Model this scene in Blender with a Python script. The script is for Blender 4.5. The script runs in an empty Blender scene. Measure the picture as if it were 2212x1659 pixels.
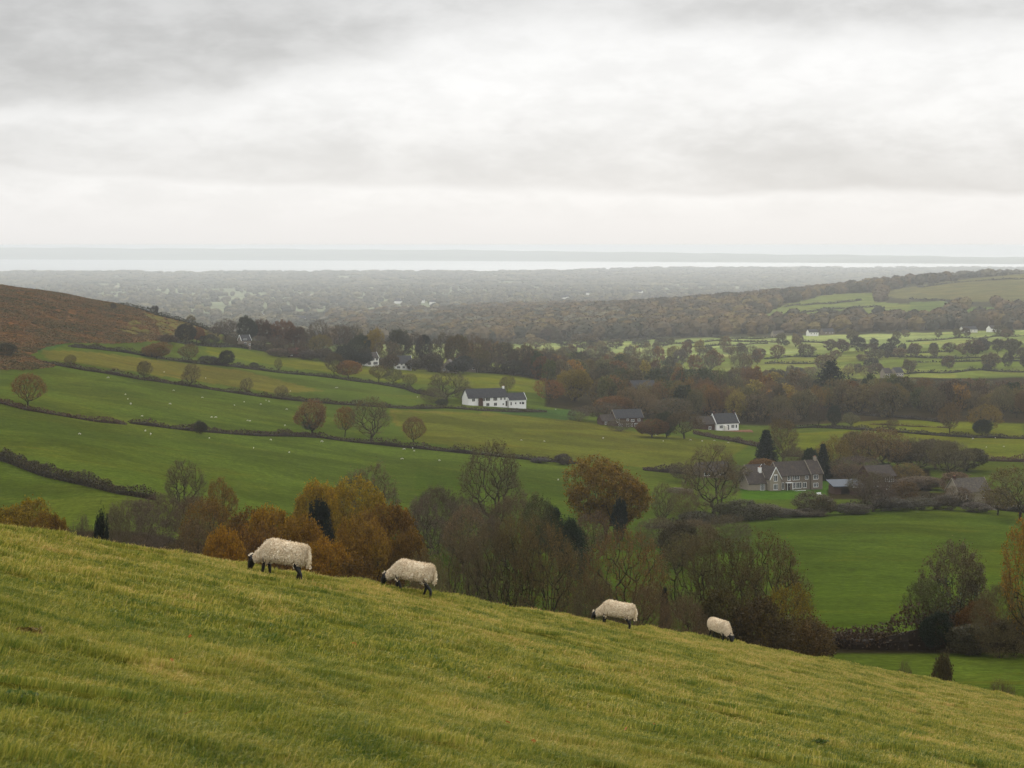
import bpy, math, random
import numpy as np
from mathutils import Vector, Matrix

# ------------------------------------------------------------------ scene, camera, sky, sun, exposure
SC = bpy.context.scene
C = SC.collection
F = 1980.0           # focal length in pixels of a 1024 px wide frame
HZ = 245.0           # row of eye level
K = 1024 / 2212.0    # the overview the layout was measured in

cam_d = bpy.data.cameras.new('camera')
cam = bpy.data.objects.new('camera', cam_d)
C.objects.link(cam)
cam.location = (0, 0, 0)
cam.rotation_euler = (math.radians(90), 0, 0)
cam_d.lens = 36.0 * F / 1024
cam_d.sensor_width = 36.0
cam_d.shift_y = -(384 - HZ) / 1024
cam_d.clip_start = 0.2
cam_d.clip_end = 90000
cam_d.dof.use_dof = True
cam_d.dof.focus_distance = 70
cam_d.dof.aperture_fstop = 8
SC.camera = cam
SC.render.engine = 'CYCLES'
SC.cycles.use_denoising = True
SC.cycles.max_bounces = 5
SC.cycles.diffuse_bounces = 3
SC.cycles.glossy_bounces = 2
SC.cycles.transmission_bounces = 2
SC.cycles.transparent_max_bounces = 4
SC.cycles.volume_bounces = 2
SC.cycles.use_adaptive_sampling = False
SC.cycles.sample_clamp_indirect = 6
SC.view_settings.view_transform = 'Standard'
SC.view_settings.look = 'None'
SC.view_settings.exposure = 0.12
SC.view_settings.gamma = 1.0

SUN_EL, SUN_AZ = math.radians(34), math.radians(9)    # azimuth measured from +Y (view) towards +X

world = bpy.data.worlds.new('World')
SC.world = world
world.use_nodes = True
NT = world.node_tree
NT.nodes.clear()

class G:
    """small helper to write node graphs as expressions"""
    def __init__(s, nt): s.nt = nt; s.N = nt.nodes; s.L = nt.links
    def new(s, t, **kw):
        n = s.N.new(t)
        for k, v in kw.items(): setattr(n, k, v)
        return n
    def put(s, sock, v):
        if isinstance(v, bpy.types.NodeSocket): s.L.new(v, sock)
        elif v is not None:
            try: sock.default_value = v
            except Exception: sock.default_value = tuple(v) + (1,)
    def m(s, op, a, b=None, c=None, clamp=False):
        n = s.new('ShaderNodeMath', operation=op); n.use_clamp = clamp
        s.put(n.inputs[0], a)
        if b is not None: s.put(n.inputs[1], b)
        if c is not None: s.put(n.inputs[2], c)
        return n.outputs[0]
    def vm(s, op, a, b=None, sc=None):
        n = s.new('ShaderNodeVectorMath', operation=op)
        s.put(n.inputs[0], a)
        if b is not None: s.put(n.inputs[1], b)
        if sc is not None: s.put(n.inputs['Scale'], sc)
        return n.outputs[0]
    def xyz(s, a, b, c):
        n = s.new('ShaderNodeCombineXYZ')
        s.put(n.inputs[0], a); s.put(n.inputs[1], b); s.put(n.inputs[2], c)
        return n.outputs[0]
    def sep(s, v):
        n = s.new('ShaderNodeSeparateXYZ'); s.put(n.inputs[0], v); return n.outputs
    def noise(s, v, scale, detail=4, rough=0.5, dist=0.0):
        n = s.new('ShaderNodeTexNoise')
        s.put(n.inputs['Vector'], v); s.put(n.inputs['Scale'], scale)
        n.inputs['Detail'].default_value = detail; n.inputs['Roughness'].default_value = rough
        n.inputs['Distortion'].default_value = dist
        return n.outputs['Fac']
    def ss(s, x, a, b, lo=0.0, hi=1.0):
        n = s.new('ShaderNodeMapRange', interpolation_type='SMOOTHSTEP')
        s.put(n.inputs[0], x)
        n.inputs[1].default_value = a; n.inputs[2].default_value = b
        n.inputs[3].default_value = lo; n.inputs[4].default_value = hi
        return n.outputs[0]
    def mix(s, f, a, b, blend='MIX'):
        n = s.new('ShaderNodeMix', data_type='RGBA', blend_type=blend)
        s.put(n.inputs[0], f); s.put(n.inputs[6], col(a)); s.put(n.inputs[7], col(b))
        return n.outputs[2]
    def ramp(s, f, stops, interp='LINEAR'):
        n = s.new('ShaderNodeValToRGB'); s.put(n.inputs[0], f)
        cr = n.color_ramp; cr.interpolation = interp
        while len(cr.elements) < len(stops): cr.elements.new(0.5)
        for e, (p, c) in zip(cr.elements, stops):
            e.position = p; e.color = col(c)
        return n.outputs[0]

def col(c):
    if isinstance(c, bpy.types.NodeSocket): return c
    if isinstance(c, (int, float)): return (c, c, c, 1)
    return tuple(c) + (1,) if len(c) == 3 else tuple(c)

def build_sky():
    g = G(NT)
    tc = g.new('ShaderNodeTexCoord').outputs['Generated']
    d = g.vm('NORMALIZE', tc)
    x, y, z = g.sep(d)
    el = g.m('ARCSINE', z)
    az = g.m('ARCTAN2', x, y)
    zz = g.m('ADD', g.m('MAXIMUM', z, 0.0), 0.05)
    pl = g.xyz(g.m('DIVIDE', x, zz), g.m('DIVIDE', y, zz), 0.0)
    n1 = g.noise(pl, 0.33, 6, 0.58, 0.6)
    q = g.xyz(g.m('MULTIPLY', az, 10.0), g.m('MULTIPLY', el, 22.0), 3.0)
    n3 = g.noise(q, 1.0, 8, 0.55, 0.1)
    q2 = g.xyz(g.m('MULTIPLY', az, 26.0), g.m('MULTIPLY', el, 62.0), 8.0)
    n4 = g.noise(q2, 1.0, 7, 0.58, 0.15)
    w3 = g.m('SUBTRACT', n3, 0.5); w4 = g.m('SUBTRACT', n4, 0.5)
    e = g.m('ADD', el, g.m('ADD', g.m('MULTIPLY', w3, 0.060), g.m('MULTIPLY', w4, 0.016)))
    def curve(x, pts):          # piecewise values along x (float ramp)
        lo, hi = pts[0][0], pts[-1][0]
        n = g.ramp(g.m('DIVIDE', g.m('SUBTRACT', x, lo), hi - lo, clamp=True), [((p - lo) / (hi - lo), v) for p, v in pts], 'EASE')
        return g.sep(n)[0]
    # bright cloud base
    c = curve(el, [(0.0, .80), (.012, .815), (.03, .835), (.055, .82), (.08, .85), (.11, .83), (.15, .72)])
    # grey mass along the top, deep on the left
    edge = curve(az, [(-.30, .066), (-.16, .072), (-.08, .088), (-.03, .104), (.06, .112), (.26, .104)])
    top = g.ss(g.m('SUBTRACT', e, edge), -0.008, 0.016)
    tv = curve(az, [(-.30, .54), (-.12, .57), (-.02, .67), (.12, .60), (.26, .62)])
    tv = g.m('MULTIPLY', tv, g.m('ADD', 1.0, g.m('MULTIPLY', w4, 0.35)))
    c = g.m('ADD', g.m('MULTIPLY', c, g.m('SUBTRACT', 1.0, top)), g.m('MULTIPLY', tv, top))
    # long grey bank lower down, with a firmer base
    e2 = g.m('ADD', el, g.m('ADD', g.m('MULTIPLY', w3, 0.020), g.m('MULTIPLY', w4, 0.008)))
    lo_e = curve(az, [(-.26, .033), (-.10, .030), (.05, .026), (.26, .024)])
    bank = g.m('MULTIPLY', g.ss(g.m('SUBTRACT', e2, lo_e), -0.002, 0.004), g.m('SUBTRACT', 1.0, g.ss(g.m('SUBTRACT', e, lo_e), 0.012, 0.046)))
    amt = curve(az, [(-.26, .10), (-.10, .13), (.05, .12), (.14, .19), (.26, .18)])
    c = g.m('MULTIPLY', c, g.m('SUBTRACT', 1.0, g.m('MULTIPLY', bank, amt)))
    # wisps and billows
    bil = g.m('ADD', g.m('MULTIPLY', g.ss(n4, .35, .65), 0.075), g.m('MULTIPLY', w3, .22))
    c = g.m('MULTIPLY', c, g.m('ADD', 0.965, g.m('MULTIPLY', bil, g.ss(el, 0.001, 0.03))))
    c = g.xyz(c, c, c)
    # the rest of the overcast, above what the frame shows
    hi = g.ramp(g.noise(pl, 0.5, 5, 0.55, 0.5), [(0.30, .95), (0.5, 1.25), (0.70, 1.6)])
    c = g.mix(g.ss(el, 0.14, 0.24), c, hi)
    c = g.vm('MULTIPLY', c, (1.0, 0.998, 0.996))
    low = g.ss(z, -0.02, 0.0)
    sky = g.new('ShaderNodeTexSky')
    sky.sky_type = 'NISHITA'; sky.sun_disc = False
    sky.sun_elevation = SUN_EL; sky.sun_rotation = SUN_AZ
    bg1 = g.new('ShaderNodeBackground'); g.L.new(sky.outputs[0], bg1.inputs[0]); bg1.inputs[1].default_value = 0.08
    bg2 = g.new('ShaderNodeBackground'); g.put(bg2.inputs[0], c); bg2.inputs[1].default_value = 1.02
    mx = g.new('ShaderNodeMixShader'); mx.inputs[0].default_value = 0.94    # cloud cover
    g.L.new(bg1.outputs[0], mx.inputs[1]); g.L.new(bg2.outputs[0], mx.inputs[2])
    out = g.new('ShaderNodeOutputWorld'); g.L.new(mx.outputs[0], out.inputs[0])
build_sky()

sun_d = bpy.data.lights.new('sun', 'SUN')
sun_d.energy = 1.5
sun_d.angle = math.radians(12)
sun_d.color = (1.0, 0.95, 0.86)
sun = bpy.data.objects.new('sun', sun_d)
C.objects.link(sun)
sd = Vector((math.sin(SUN_AZ) * math.cos(SUN_EL), math.cos(SUN_AZ) * math.cos(SUN_EL), math.sin(SUN_EL)))
sun.rotation_euler = sd.to_track_quat('Z', 'Y').to_euler()
sun.location = (0, 0, 60)

# ------------------------------------------------------------------ objects, tags
def tag(o, label=None, cat=None, group=None, kind=None):
    if label: o['label'] = label
    if cat: o['category'] = cat
    if group: o['group'] = group
    if kind: o['kind'] = kind
    return o

def link(name, me, parent=None):
    o = bpy.data.objects.new(name, me)
    C.objects.link(o)
    if parent is not None: o.parent = parent
    return o

def empty(name, loc=(0, 0, 0), rz=0.0):
    o = link(name, None); o.location = loc; o.rotation_euler = (0, 0, rz)
    return o

def mesh_np(name, V, loops, sizes, mats, mat_idx=None, smooth=False, attrs=None):
    """V (n,3); loops flat vertex indices; sizes per face"""
    me = bpy.data.meshes.new(name)
    V = np.ascontiguousarray(V, dtype=np.float32); loops = np.asarray(loops, dtype=np.int32)
    sizes = np.asarray(sizes, dtype=np.int32)
    me.vertices.add(len(V)); me.vertices.foreach_set('co', V.ravel())
    me.loops.add(len(loops)); me.loops.foreach_set('vertex_index', loops)
    me.polygons.add(len(sizes))
    st = np.zeros(len(sizes), dtype=np.int32); st[1:] = np.cumsum(sizes)[:-1]
    me.polygons.foreach_set('loop_start', st)
    me.polygons.foreach_set('loop_total', sizes)
    if mat_idx is not None: me.polygons.foreach_set('material_index', np.asarray(mat_idx, dtype=np.int32))
    me.polygons.foreach_set('use_smooth', np.full(len(sizes), smooth, dtype=bool))
    for m in mats: me.materials.append(m)
    for nm, (dom, typ, arr) in (attrs or {}).items():
        a = me.attributes.new(nm, typ, dom)
        arr = np.ascontiguousarray(arr, dtype=np.float32)
        a.data.foreach_set('color' if typ == 'FLOAT_COLOR' else ('vector' if typ == 'FLOAT_VECTOR' else 'value'), arr.ravel())
    me.update(calc_edges=True)
    return me

# ------------------------------------------------------------------ materials
def mat(name, build):
    m = bpy.data.materials.new(name); m.use_nodes = True
    m.node_tree.nodes.clear()
    g = G(m.node_tree)
    o = g.new('ShaderNodeOutputMaterial')
    g.L.new(build(g), o.inputs[0])
    return m

def bsdf(g, base, rough=0.8, spec=0.25, normal=None, metallic=0.0):
    b = g.new('ShaderNodeBsdfPrincipled')
    g.put(b.inputs['Base Color'], col(base)); g.put(b.inputs['Roughness'], rough)
    g.put(b.inputs['Specular IOR Level'], spec); g.put(b.inputs['Metallic'], metallic)
    if normal is not None: g.L.new(normal, b.inputs['Normal'])
    return b.outputs[0]

def bump(g, h, dist, strength=1.0):
    n = g.new('ShaderNodeBump'); g.put(n.inputs['Height'], h)
    n.inputs['Distance'].default_value = dist; n.inputs['Strength'].default_value = strength
    return n.outputs[0]

def leaf_shader(g, transl=0.28):
    oi = g.new('ShaderNodeObjectInfo')
    at = g.new('ShaderNodeAttribute'); at.attribute_name = 'rnd'
    r = at.outputs['Fac']
    v = g.m('ADD', 0.52, g.m('MULTIPLY', r, 0.96))
    c = g.vm('MULTIPLY', oi.outputs['Color'], g.xyz(v, v, v))
    # every clump of a crown has a tint of its own
    pos = g.new('ShaderNodeNewGeometry').outputs['Position']
    n = g.noise(pos, 0.35, 3, 0.6)
    c = g.mix(g.ss(n, 0.38, 0.66, 0, 0.55), c, g.vm('MULTIPLY', c, (1.18, 1.0, 0.85)))
    a = bsdf(g, c, 0.7, 0.2)
    t = g.new('ShaderNodeBsdfTranslucent'); g.put(t.inputs[0], c)
    mx = g.new('ShaderNodeMixShader'); mx.inputs[0].default_value = transl
    g.L.new(a, mx.inputs[1]); g.L.new(t.outputs[0], mx.inputs[2])
    return mx.outputs[0]
M = {}
M['leaf'] = mat('leaves', leaf_shader)

def twig_shader(g):
    oi = g.new('ShaderNodeObjectInfo')
    c = g.mix(0.55, (.085, .060, .030), oi.outputs['Color'])
    return bsdf(g, c, 0.85, 0.15)
M['twig'] = mat('twigs', twig_shader)

def bark_shader(g):
    pos = g.new('ShaderNodeNewGeometry').outputs['Position']
    n = g.noise(g.vm('MULTIPLY', pos, (2.5, 2.5, 0.7)), 1.3, 5, 0.65)
    c = g.ramp(n, [(.3, (.016, .012, .006)), (.55, (.036, .028, .014)), (.75, (.062, .052, .028))])
    return bsdf(g, c, 0.9, 0.1, bump(g, n, 0.05))
M['bark'] = mat('bark', bark_shader)

def ground_shader(g):
    pos = g.new('ShaderNodeNewGeometry').outputs['Position']
    a = g.new('ShaderNodeAttribute'); a.attribute_name = 'field'
    base = a.outputs['Color']
    rg = g.new('ShaderNodeAttribute'); rg.attribute_name = 'rough'
    R = rg.outputs['Fac']                    # 1 on moorland and rough ground
    n1 = g.noise(pos, 0.035, 5, 0.6, 0.3)
    n2 = g.noise(g.vm('MULTIPLY', pos, (1, 1, 3)), 0.30, 6, 0.7)
    n3 = g.noise(pos, 2.2, 4, 0.7)
    n4 = g.noise(g.vm('MULTIPLY', pos, (.5, 1, 1)), 0.11, 6, 0.72, 0.4)
    v = g.m('ADD', -0.05, g.m('ADD', g.m('MULTIPLY', n1, 0.42), g.m('ADD', g.m('MULTIPLY', n2, 0.85), g.m('ADD', g.m('MULTIPLY', n3, 0.35), g.m('MULTIPLY', n4, .5)))))
    big = g.ss(g.noise(pos, 0.022, 4, 0.6, 0.6), 0.40, 0.62, 0.84, 1.18)
    trk = g.ss(g.noise(pos, 0.9, 6, 0.8, 0.2), 0.40, 0.62, 0.78, 1.20)
    v = g.m('MULTIPLY', v, g.m('MULTIPLY', big, trk))
    c = g.vm('MULTIPLY', base, g.xyz(v, v, v))
    # tired yellower grass here and there
    c = g.mix(g.ss(g.noise(pos, 0.012, 4, 0.6, 0.5), 0.48, 0.66, 0, 0.32), c, g.vm('MULTIPLY', c, (1.45, 1.03, 0.85)))
    c = g.mix(g.ss(n4, 0.54, 0.70, 0, 0.5), c, g.vm('MULTIPLY', c, (1.35, 0.92, 0.8)))
    k = g.noise(pos, 0.16, 6, 0.75, 0.6)
    dark = g.mix(g.ss(k, 0.44, 0.60, 0, 1), g.vm('MULTIPLY', c, (0.52, 0.60, 0.62)), g.vm('MULTIPLY', c, (1.25, 1.16, 1.0)))
    c = g.mix(R, c, dark)
    h = g.m('ADD', g.m('MULTIPLY', n2, 0.55), g.m('MULTIPLY', n3, 0.1))
    h = g.m('ADD', h, g.m('MULTIPLY', g.m('MULTIPLY', k, R), 3.0))
    return bsdf(g, c, 1.0, 0.0, bump(g, h, 1.0, 0.75))
M['ground'] = mat('field_grass', ground_shader)

def blade_shader(g):
    pos = g.new('ShaderNodeNewGeometry').outputs['Position']
    at = g.new('ShaderNodeAttribute'); at.attribute_name = 'rnd'
    r = at.outputs['Fac']
    oi = g.new('ShaderNodeObjectInfo')
    big = g.noise(pos, 0.22, 4, 0.6, 0.4)
    med = g.noise(pos, 1.1, 4, 0.65, 0.3)
    sm = g.noise(pos, 3.5, 3, 0.6)
    dry = g.m('ADD', g.m('MULTIPLY', g.m('SUBTRACT', big, 0.5), 1.5), g.m('MULTIPLY', g.m('SUBTRACT', med, 0.5), 1.9))
    dry = g.m('ADD', dry, g.m('MULTIPLY', g.m('SUBTRACT', r, 0.5), 1.05))
    dry = g.m('ADD', dry, g.m('MULTIPLY', g.m('SUBTRACT', sm, 0.5), 0.8))
    # the upper part of the slope, near its brow, is drier
    y = g.sep(pos)[1]
    dry = g.m('ADD', dry, g.ss(y, 18, 46, -0.08, 0.10))
    f = g.m('ADD', 0.52, g.m('MULTIPLY', dry, 0.64), clamp=True)
    c = g.ramp(f, [(0.0, (.040, .080, .008)), (.28, (.092, .122, .012)), (.50, (.165, .168, .022)), (.70, (.250, .230, .032)), (.86, (.33, .265, .065)), (1.0, (.39, .265, .09))])
    v = g.m('ADD', 0.80, g.m('ADD', g.m('MULTIPLY', g.noise(pos, 0.55, 3, 0.6), 0.5), g.m('MULTIPLY', r, .40)))
    c = g.vm('MULTIPLY', c, g.xyz(v, v, v))
    a = bsdf(g, c, 0.65, 0.25)
    t = g.new('ShaderNodeBsdfTranslucent'); g.put(t.inputs[0], c)
    mx = g.new('ShaderNodeMixShader'); mx.inputs[0].default_value = 0.3
    g.L.new(a, mx.inputs[1]); g.L.new(t.outputs[0], mx.inputs[2])
    return mx.outputs[0]
M['blade'] = mat('grass_blades', blade_shader)

def sea_shader(g):
    pos = g.new('ShaderNodeNewGeometry').outputs['Position']
    n = g.noise(g.vm('MULTIPLY', pos, (0.2, 1, 1)), 0.0012, 4, 0.6)
    c = g.ramp(n, [(.35, (.30, .33, .34)), (.65, (.42, .44, .44))])
    return bsdf(g, c, g.ramp(n, [(.3, .50), (.7, .64)]), .9)
M['sea'] = mat('sea_water', sea_shader)
M['farhill'] = mat('far_hills', lambda g: bsdf(g, g.ramp(g.noise(g.new('ShaderNodeNewGeometry').outputs['Position'], 0.0012, 5, 0.6), [(.3, (.06, .08, .05)), (.7, (.14, .16, .09))]), 1.0, 0.0))

def plain(name, c, rough=0.8, spec=0.3, var=0.25, scale=1.5, bmp=0.0):
    def b(g):
        pos = g.new('ShaderNodeTexCoord').outputs['Object']
        n = g.noise(pos, scale, 5, 0.65)
        v = g.m('ADD', 1 - var, g.m('MULTIPLY', n, 2 * var))
        cc = g.vm('MULTIPLY', col(c)[:3], g.xyz(v, v, v))
        return bsdf(g, cc, rough, spec, bump(g, n, bmp) if bmp else None)
    M[name] = mat(name, b)
plain('white_render', (.78, .77, .74), .8, .2, .07, .6)
plain('grey_stone', (.165, .135, .105), .9, .1, .3, 2.2, .03)
plain('pale_stone', (.25, .215, .165), .9, .1, .25, 2.0, .03)
plain('brick', (.065, .036, .026), .9, .1, .25, 2.5, .02)
plain('cream_paint', (.62, .60, .54), .7, .3, .08)
plain('white_paint', (.82, .82, .80), .5, .4, .04)
plain('glass', (.03, .035, .04), .08, .8, .3, .5)
plain('dark_wood', (.045, .035, .028), .7, .2, .2)
plain('chimney_pot', (.30, .15, .09), .8, .2, .2)
plain('tin_blue', (.045, .058, .078), .75, .2, .25, .7)
plain('red_tile', (.09, .030, .024), .8, .2, .3, 2.)
plain('wool_far', (.46, .44, .38), .9, .1, .15)
plain('gravel', (.30, .26, .21), .9, .1, .3, .6)
plain('rust_bank', (.16, .075, .045), .95, .05, .35, .8, .2)

def slates(name, c, moss):
    def b(g):
        o = g.new('ShaderNodeTexCoord').outputs['Object']
        br = g.new('ShaderNodeTexBrick')
        x, y, z = g.sep(o)
        g.put(br.inputs['Vector'], g.xyz(x, g.m('ADD', z, g.m('MULTIPLY', y, 0.6)), 0.0))
        br.inputs['Scale'].default_value = 1.0; br.inputs['Brick Width'].default_value = 0.5
        br.inputs['Row Height'].default_value = 0.3; br.inputs['Mortar Size'].default_value = 0.02
        g.put(br.inputs['Color1'], col(c)); g.put(br.inputs['Color2'], col([k * 1.5 for k in c])); g.put(br.inputs['Mortar'], col([k * .4 for k in c]))
        n = g.noise(o, 0.9, 5, 0.7)
        cc = g.mix(g.ss(n, 0.5, 0.68, 0, 0.6), br.outputs[0], moss)
        return bsdf(g, cc, .85, .12, bump(g, n, .03))
    M[name] = mat(name, b)
slates('slate', (.042, .042, .046), (.075, .066, .052))
slates('stone_tile', (.050, .041, .036), (.10, .078, .052))
slates('mossy_tile', (.072, .062, .052), (.13, .105, .07))

def wool_shader(g):
    o = g.new('ShaderNodeTexCoord').outputs['Object']
    at = g.new('ShaderNodeAttribute'); at.attribute_name = 'rnd'
    n = g.noise(o, 9.0, 4, 0.7); n2 = g.noise(o, 3.0, 3, 0.6)
    c = g.ramp(g.m('ADD', g.m('MULTIPLY', n, .55), g.m('MULTIPLY', at.outputs['Fac'], .45)), [(.2, (.46, .33, .20)), (.5, (.74, .62, .44)), (.8, (.93, .85, .69))])
    c = g.mix(g.ss(n2, .5, .75, 0, .5), c, g.vm('MULTIPLY', c, (.92, .80, .64)))
    return bsdf(g, c, .9, .1)
M['wool'] = mat('wool', wool_shader)
plain('black_face', (.012, .011, .011), .55, .3, .2, 9)
# ------------------------------------------------------------------ terrain
def wave_noise(seed, n=14, lo=1.0, hi=8.0):
    r = np.random.RandomState(seed)
    ang = r.uniform(0, 2 * np.pi, n); fr = np.exp(r.uniform(np.log(1 / hi), np.log(1 / lo), n)); ph = r.uniform(0, 6.28, n)
    kx, ky = np.cos(ang) * fr * 6.28, np.sin(ang) * fr * 6.28
    amp = 1 / np.sqrt(n)
    def f(X, Y):
        out = np.zeros(np.broadcast(X, Y).shape)
        for a, b, p in zip(kx, ky, ph): out += np.sin(a * X + b * Y + p)
        return out * amp
    return f
wn_hum = wave_noise(1, 16, 0.5, 2.5)
wn_mid = wave_noise(2, 14, 2.5, 9)
wn_val = wave_noise(3, 14, 25, 120)

# height of the land below eye level, at distance D, along seven lines of sight (frame column x of 1024)
FAR = [(9000, -192), (12000, -197), (14200, -199.2), (16000, -202), (18500, -205), (24000, -230)]
FARR = [(9000, -192), (12000, -196), (14200, -198), (17000, -199.5), (18500, -201.5), (24000, -230)]
TAB = {
 0: [(90, -24), (150, -37), (200, -42), (300, -44), (400, -43), (550, -44), (700, -44), (850, -40), (1000, -33), (1150, -27.5), (1300, -25), (1450, -29), (1800, -60), (2500, -115), (4000, -152), (5500, -168)] + FAR,
 128: [(90, -24), (150, -37), (200, -42), (340, -43), (560, -50.6), (760, -50.5), (950, -51), (1030, -49), (1150, -44), (1300, -39.8), (1450, -44), (1800, -70), (2500, -118), (4000, -152), (5500, -168)] + FAR,
 256: [(90, -24), (150, -36), (200, -42), (300, -47), (400, -51.5), (600, -57), (800, -60.4), (1000, -62.6), (1200, -64), (1350, -66), (1600, -85), (1900, -102), (2500, -122), (4000, -152), (5500, -168)] + FAR,
 384: [(90, -24), (150, -36), (200, -42), (300, -50), (400, -56), (500, -60), (650, -64.7), (850, -69), (1030, -72), (1220, -73.5), (1400, -80), (1800, -100), (2500, -122), (4000, -152), (5500, -168)] + FAR,
 512: [(90, -25), (150, -36), (200, -41), (300, -52), (426, -60), (550, -64.5), (700, -69.5), (900, -74), (1050, -75), (1180, -77), (1400, -88), (1800, -108), (2200, -115), (2500, -118), (3000, -122), (3500, -128), (4500, -145), (5500, -163)] + FAR,
 640: [(90, -25), (150, -36), (200, -41), (300, -53), (426, -63), (520, -68), (640, -72), (850, -78.6), (1000, -84), (1200, -90), (1500, -102), (1800, -111), (2100, -112), (2500, -112), (3000, -112), (3400, -111), (3800, -125), (4500, -145), (5500, -165)] + FARR,
 768: [(90, -26), (150, -37), (210, -42.5), (300, -52), (400, -60), (480, -66), (600, -75), (800, -79), (900, -85.5), (1000, -88), (1200, -93), (1500, -103), (1800, -108), (2300, -107), (2700, -107), (3200, -103), (3600, -97), (4000, -108), (5500, -160)] + FARR,
 896: [(90, -26), (150, -37), (210, -42.5), (300, -52), (400, -60), (500, -66.8), (620, -76), (850, -81), (1000, -83), (1200, -92), (1500, -100), (1700, -104), (2000, -103), (2300, -104), (2700, -104), (3200, -97), (3700, -90), (4000, -78), (4400, -86), (5500, -142)] + FARR,
 1024: [(90, -26), (150, -37), (205, -42), (300, -52), (400, -61), (500, -68.5), (620, -77), (720, -78.5), (840, -81.7), (950, -84.4), (1200, -95), (1500, -100), (1700, -98), (2000, -96), (2300, -100), (2700, -101), (3200, -90.5), (3700, -78.5), (4200, -59), (4600, -64), (5500, -125)] + FARR,
}
TAB[-500] = TAB[0]; TAB[1524] = TAB[1024]
_cx = np.array(sorted(TAB))
LG0, LG1, NLG = math.log(60.0), math.log(40000.0), 700
_lg = np.linspace(LG0, LG1, NLG)
_cols = []
for c in _cx:
    D, Z = zip(*TAB[c])
    zz = np.interp(_lg, np.log(D), Z)
    # work on z/D so that the smoothing keeps the slopes seen from the hill
    _cols.append(zz)
_XP = np.arange(-500, 1525, 8.0)
_grid = np.zeros((len(_XP), NLG))
_cols = np.array(_cols)
for i, x in enumerate(_XP):
    j = min(max(np.searchsorted(_cx, x) - 1, 0), len(_cx) - 2)
    t = (x - _cx[j]) / (_cx[j + 1] - _cx[j]); t = min(max(t, 0), 1)
    _grid[i] = _cols[j] * (1 - t) + _cols[j + 1] * t
def _blur(a, n, axis):
    k = np.hanning(n + 2)[1:-1]; k /= k.sum()
    a = np.moveaxis(a, axis, 0)
    p = np.concatenate([np.repeat(a[:1], n // 2, 0), a, np.repeat(a[-1:], n // 2, 0)])
    out = sum(k[i] * p[i:i + len(a)] for i in range(n))
    return np.moveaxis(out, 0, axis)
_grid = _blur(_blur(_grid, 17, 0), 21, 1)

# brow of the near hill
CREST_U = np.array([-0.6, -0.26, -0.118, -0.053, 0.051, 0.104, 0.17, 0.26, 0.6])
CREST_D = np.array([25.0, 31.0, 38.0, 43.0, 52.0, 60.0, 66.0, 74.0, 90.0])

def gz(X, Y):
    X = np.asarray(X, float); Y = np.asarray(Y, float)
    X, Y = np.broadcast_arrays(X, Y)
    Ys = np.maximum(Y, 1.0)
    u = X / np.maximum(Y, 8.0)
    xp = np.clip(512 + F * X / np.maximum(Y, 60.0), -500, 1520)
    lg = np.clip(np.log(np.maximum(Ys, 60.0)), LG0, LG1 - 1e-6)
    fi = (xp + 500) / 8.0; fj = (lg - LG0) / (LG1 - LG0) * (NLG - 1)
    i = np.clip(fi.astype(int), 0, len(_XP) - 2); j = np.clip(fj.astype(int), 0, NLG - 2)
    a, b = fi - i, fj - j
    val = (_grid[i, j] * (1 - a) + _grid[i + 1, j] * a) * (1 - b) + (_grid[i, j + 1] * (1 - a) + _grid[i + 1, j + 1] * a) * b
    amp = np.clip((Y - 120) / 300, 0, 1) * np.clip(Y / 1500, 0.25, 1.6) * np.clip((9000 - Y) / 4000, 0, 1)
    val = val + wn_val(X, Y) * amp * 0.55
    tc = np.interp(u, CREST_U, CREST_D)
    bb = np.maximum(Y - tc, 0)
    drop = np.where(bb < 14, 0.010 * bb ** 2, 0.010 * 196 + 0.28 * (bb - 14) * 0.6)
    fg = -1.72 - 0.225 * X - 0.148 * Y - drop + wn_hum(X, Y) * 0.010 + wn_mid(X, Y) * 0.03
    t = np.clip((bb - 12) / 75.0, 0, 1); t = t * t * (3 - 2 * t)
    return fg * (1 - t) + val * t

def gz1(x, y): return float(gz(np.array([x]), np.array([y]))[0])

_Ds = np.exp(np.linspace(math.log(85), math.log(24000), 1800))
_rowcache = {}
def rows_at(xp):
    k = round(xp)
    if k not in _rowcache:
        X = (k - 512) / F * _Ds
        _rowcache[k] = HZ - gz(X, _Ds) / _Ds * F
    return _rowcache[k]
def solve(ox, oy, dmin=85, dmax=24000):
    """the ground point seen at overview pixel (ox, oy)"""
    xp, yp = ox * K, oy * K
    r = rows_at(xp)
    ok = np.where((r <= yp) & (_Ds >= dmin) & (_Ds <= dmax))[0]
    D = float(_Ds[ok[0]]) if len(ok) else float(min(dmax, 20000))
    X = (xp - 512) / F * D
    return X, D, gz1(X, D)
def at(ox, D):
    X = (ox * K - 512) / F * D
    return X, D, gz1(X, D)
def z3(zx, zy): return ((1504 + zx / 2.765) * .96, (520 + zy / 2.765) * .96)
def z2(zx, zy): return ((700 + zx / 2.765) * .96, (520 + zy / 2.765) * .96)
def z1(zx, zy): return ((zx / 2.765) * .96, (520 + zy / 2.765) * .96)

def in_poly(px, py, poly):
    c = np.zeros(px.shape, bool); n = len(poly)
    for i in range(n):
        x0, y0 = poly[i]; x1, y1 = poly[(i + 1) % n]
        if y0 == y1: continue
        cond = ((y0 > py) != (y1 > py)) & (px < (x1 - x0) * (py - y0) / (y1 - y0) + x0)
        c ^= cond
    return c

G_MID = (.053, .074, .009); G_DEEP = (.044, .066, .007); G_PALE = (.082, .094, .008); G_BRIGHT = (.25, .31, .10)  # field greens, from deep to pale
G_OLIVE = (.095, .086, .014); WOODF = (.028, .022, .010); MOOR = (.135, .068, .026); MOOR2 = (.115, .095, .026); G_BLUE = (.035, .066, .014)
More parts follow.
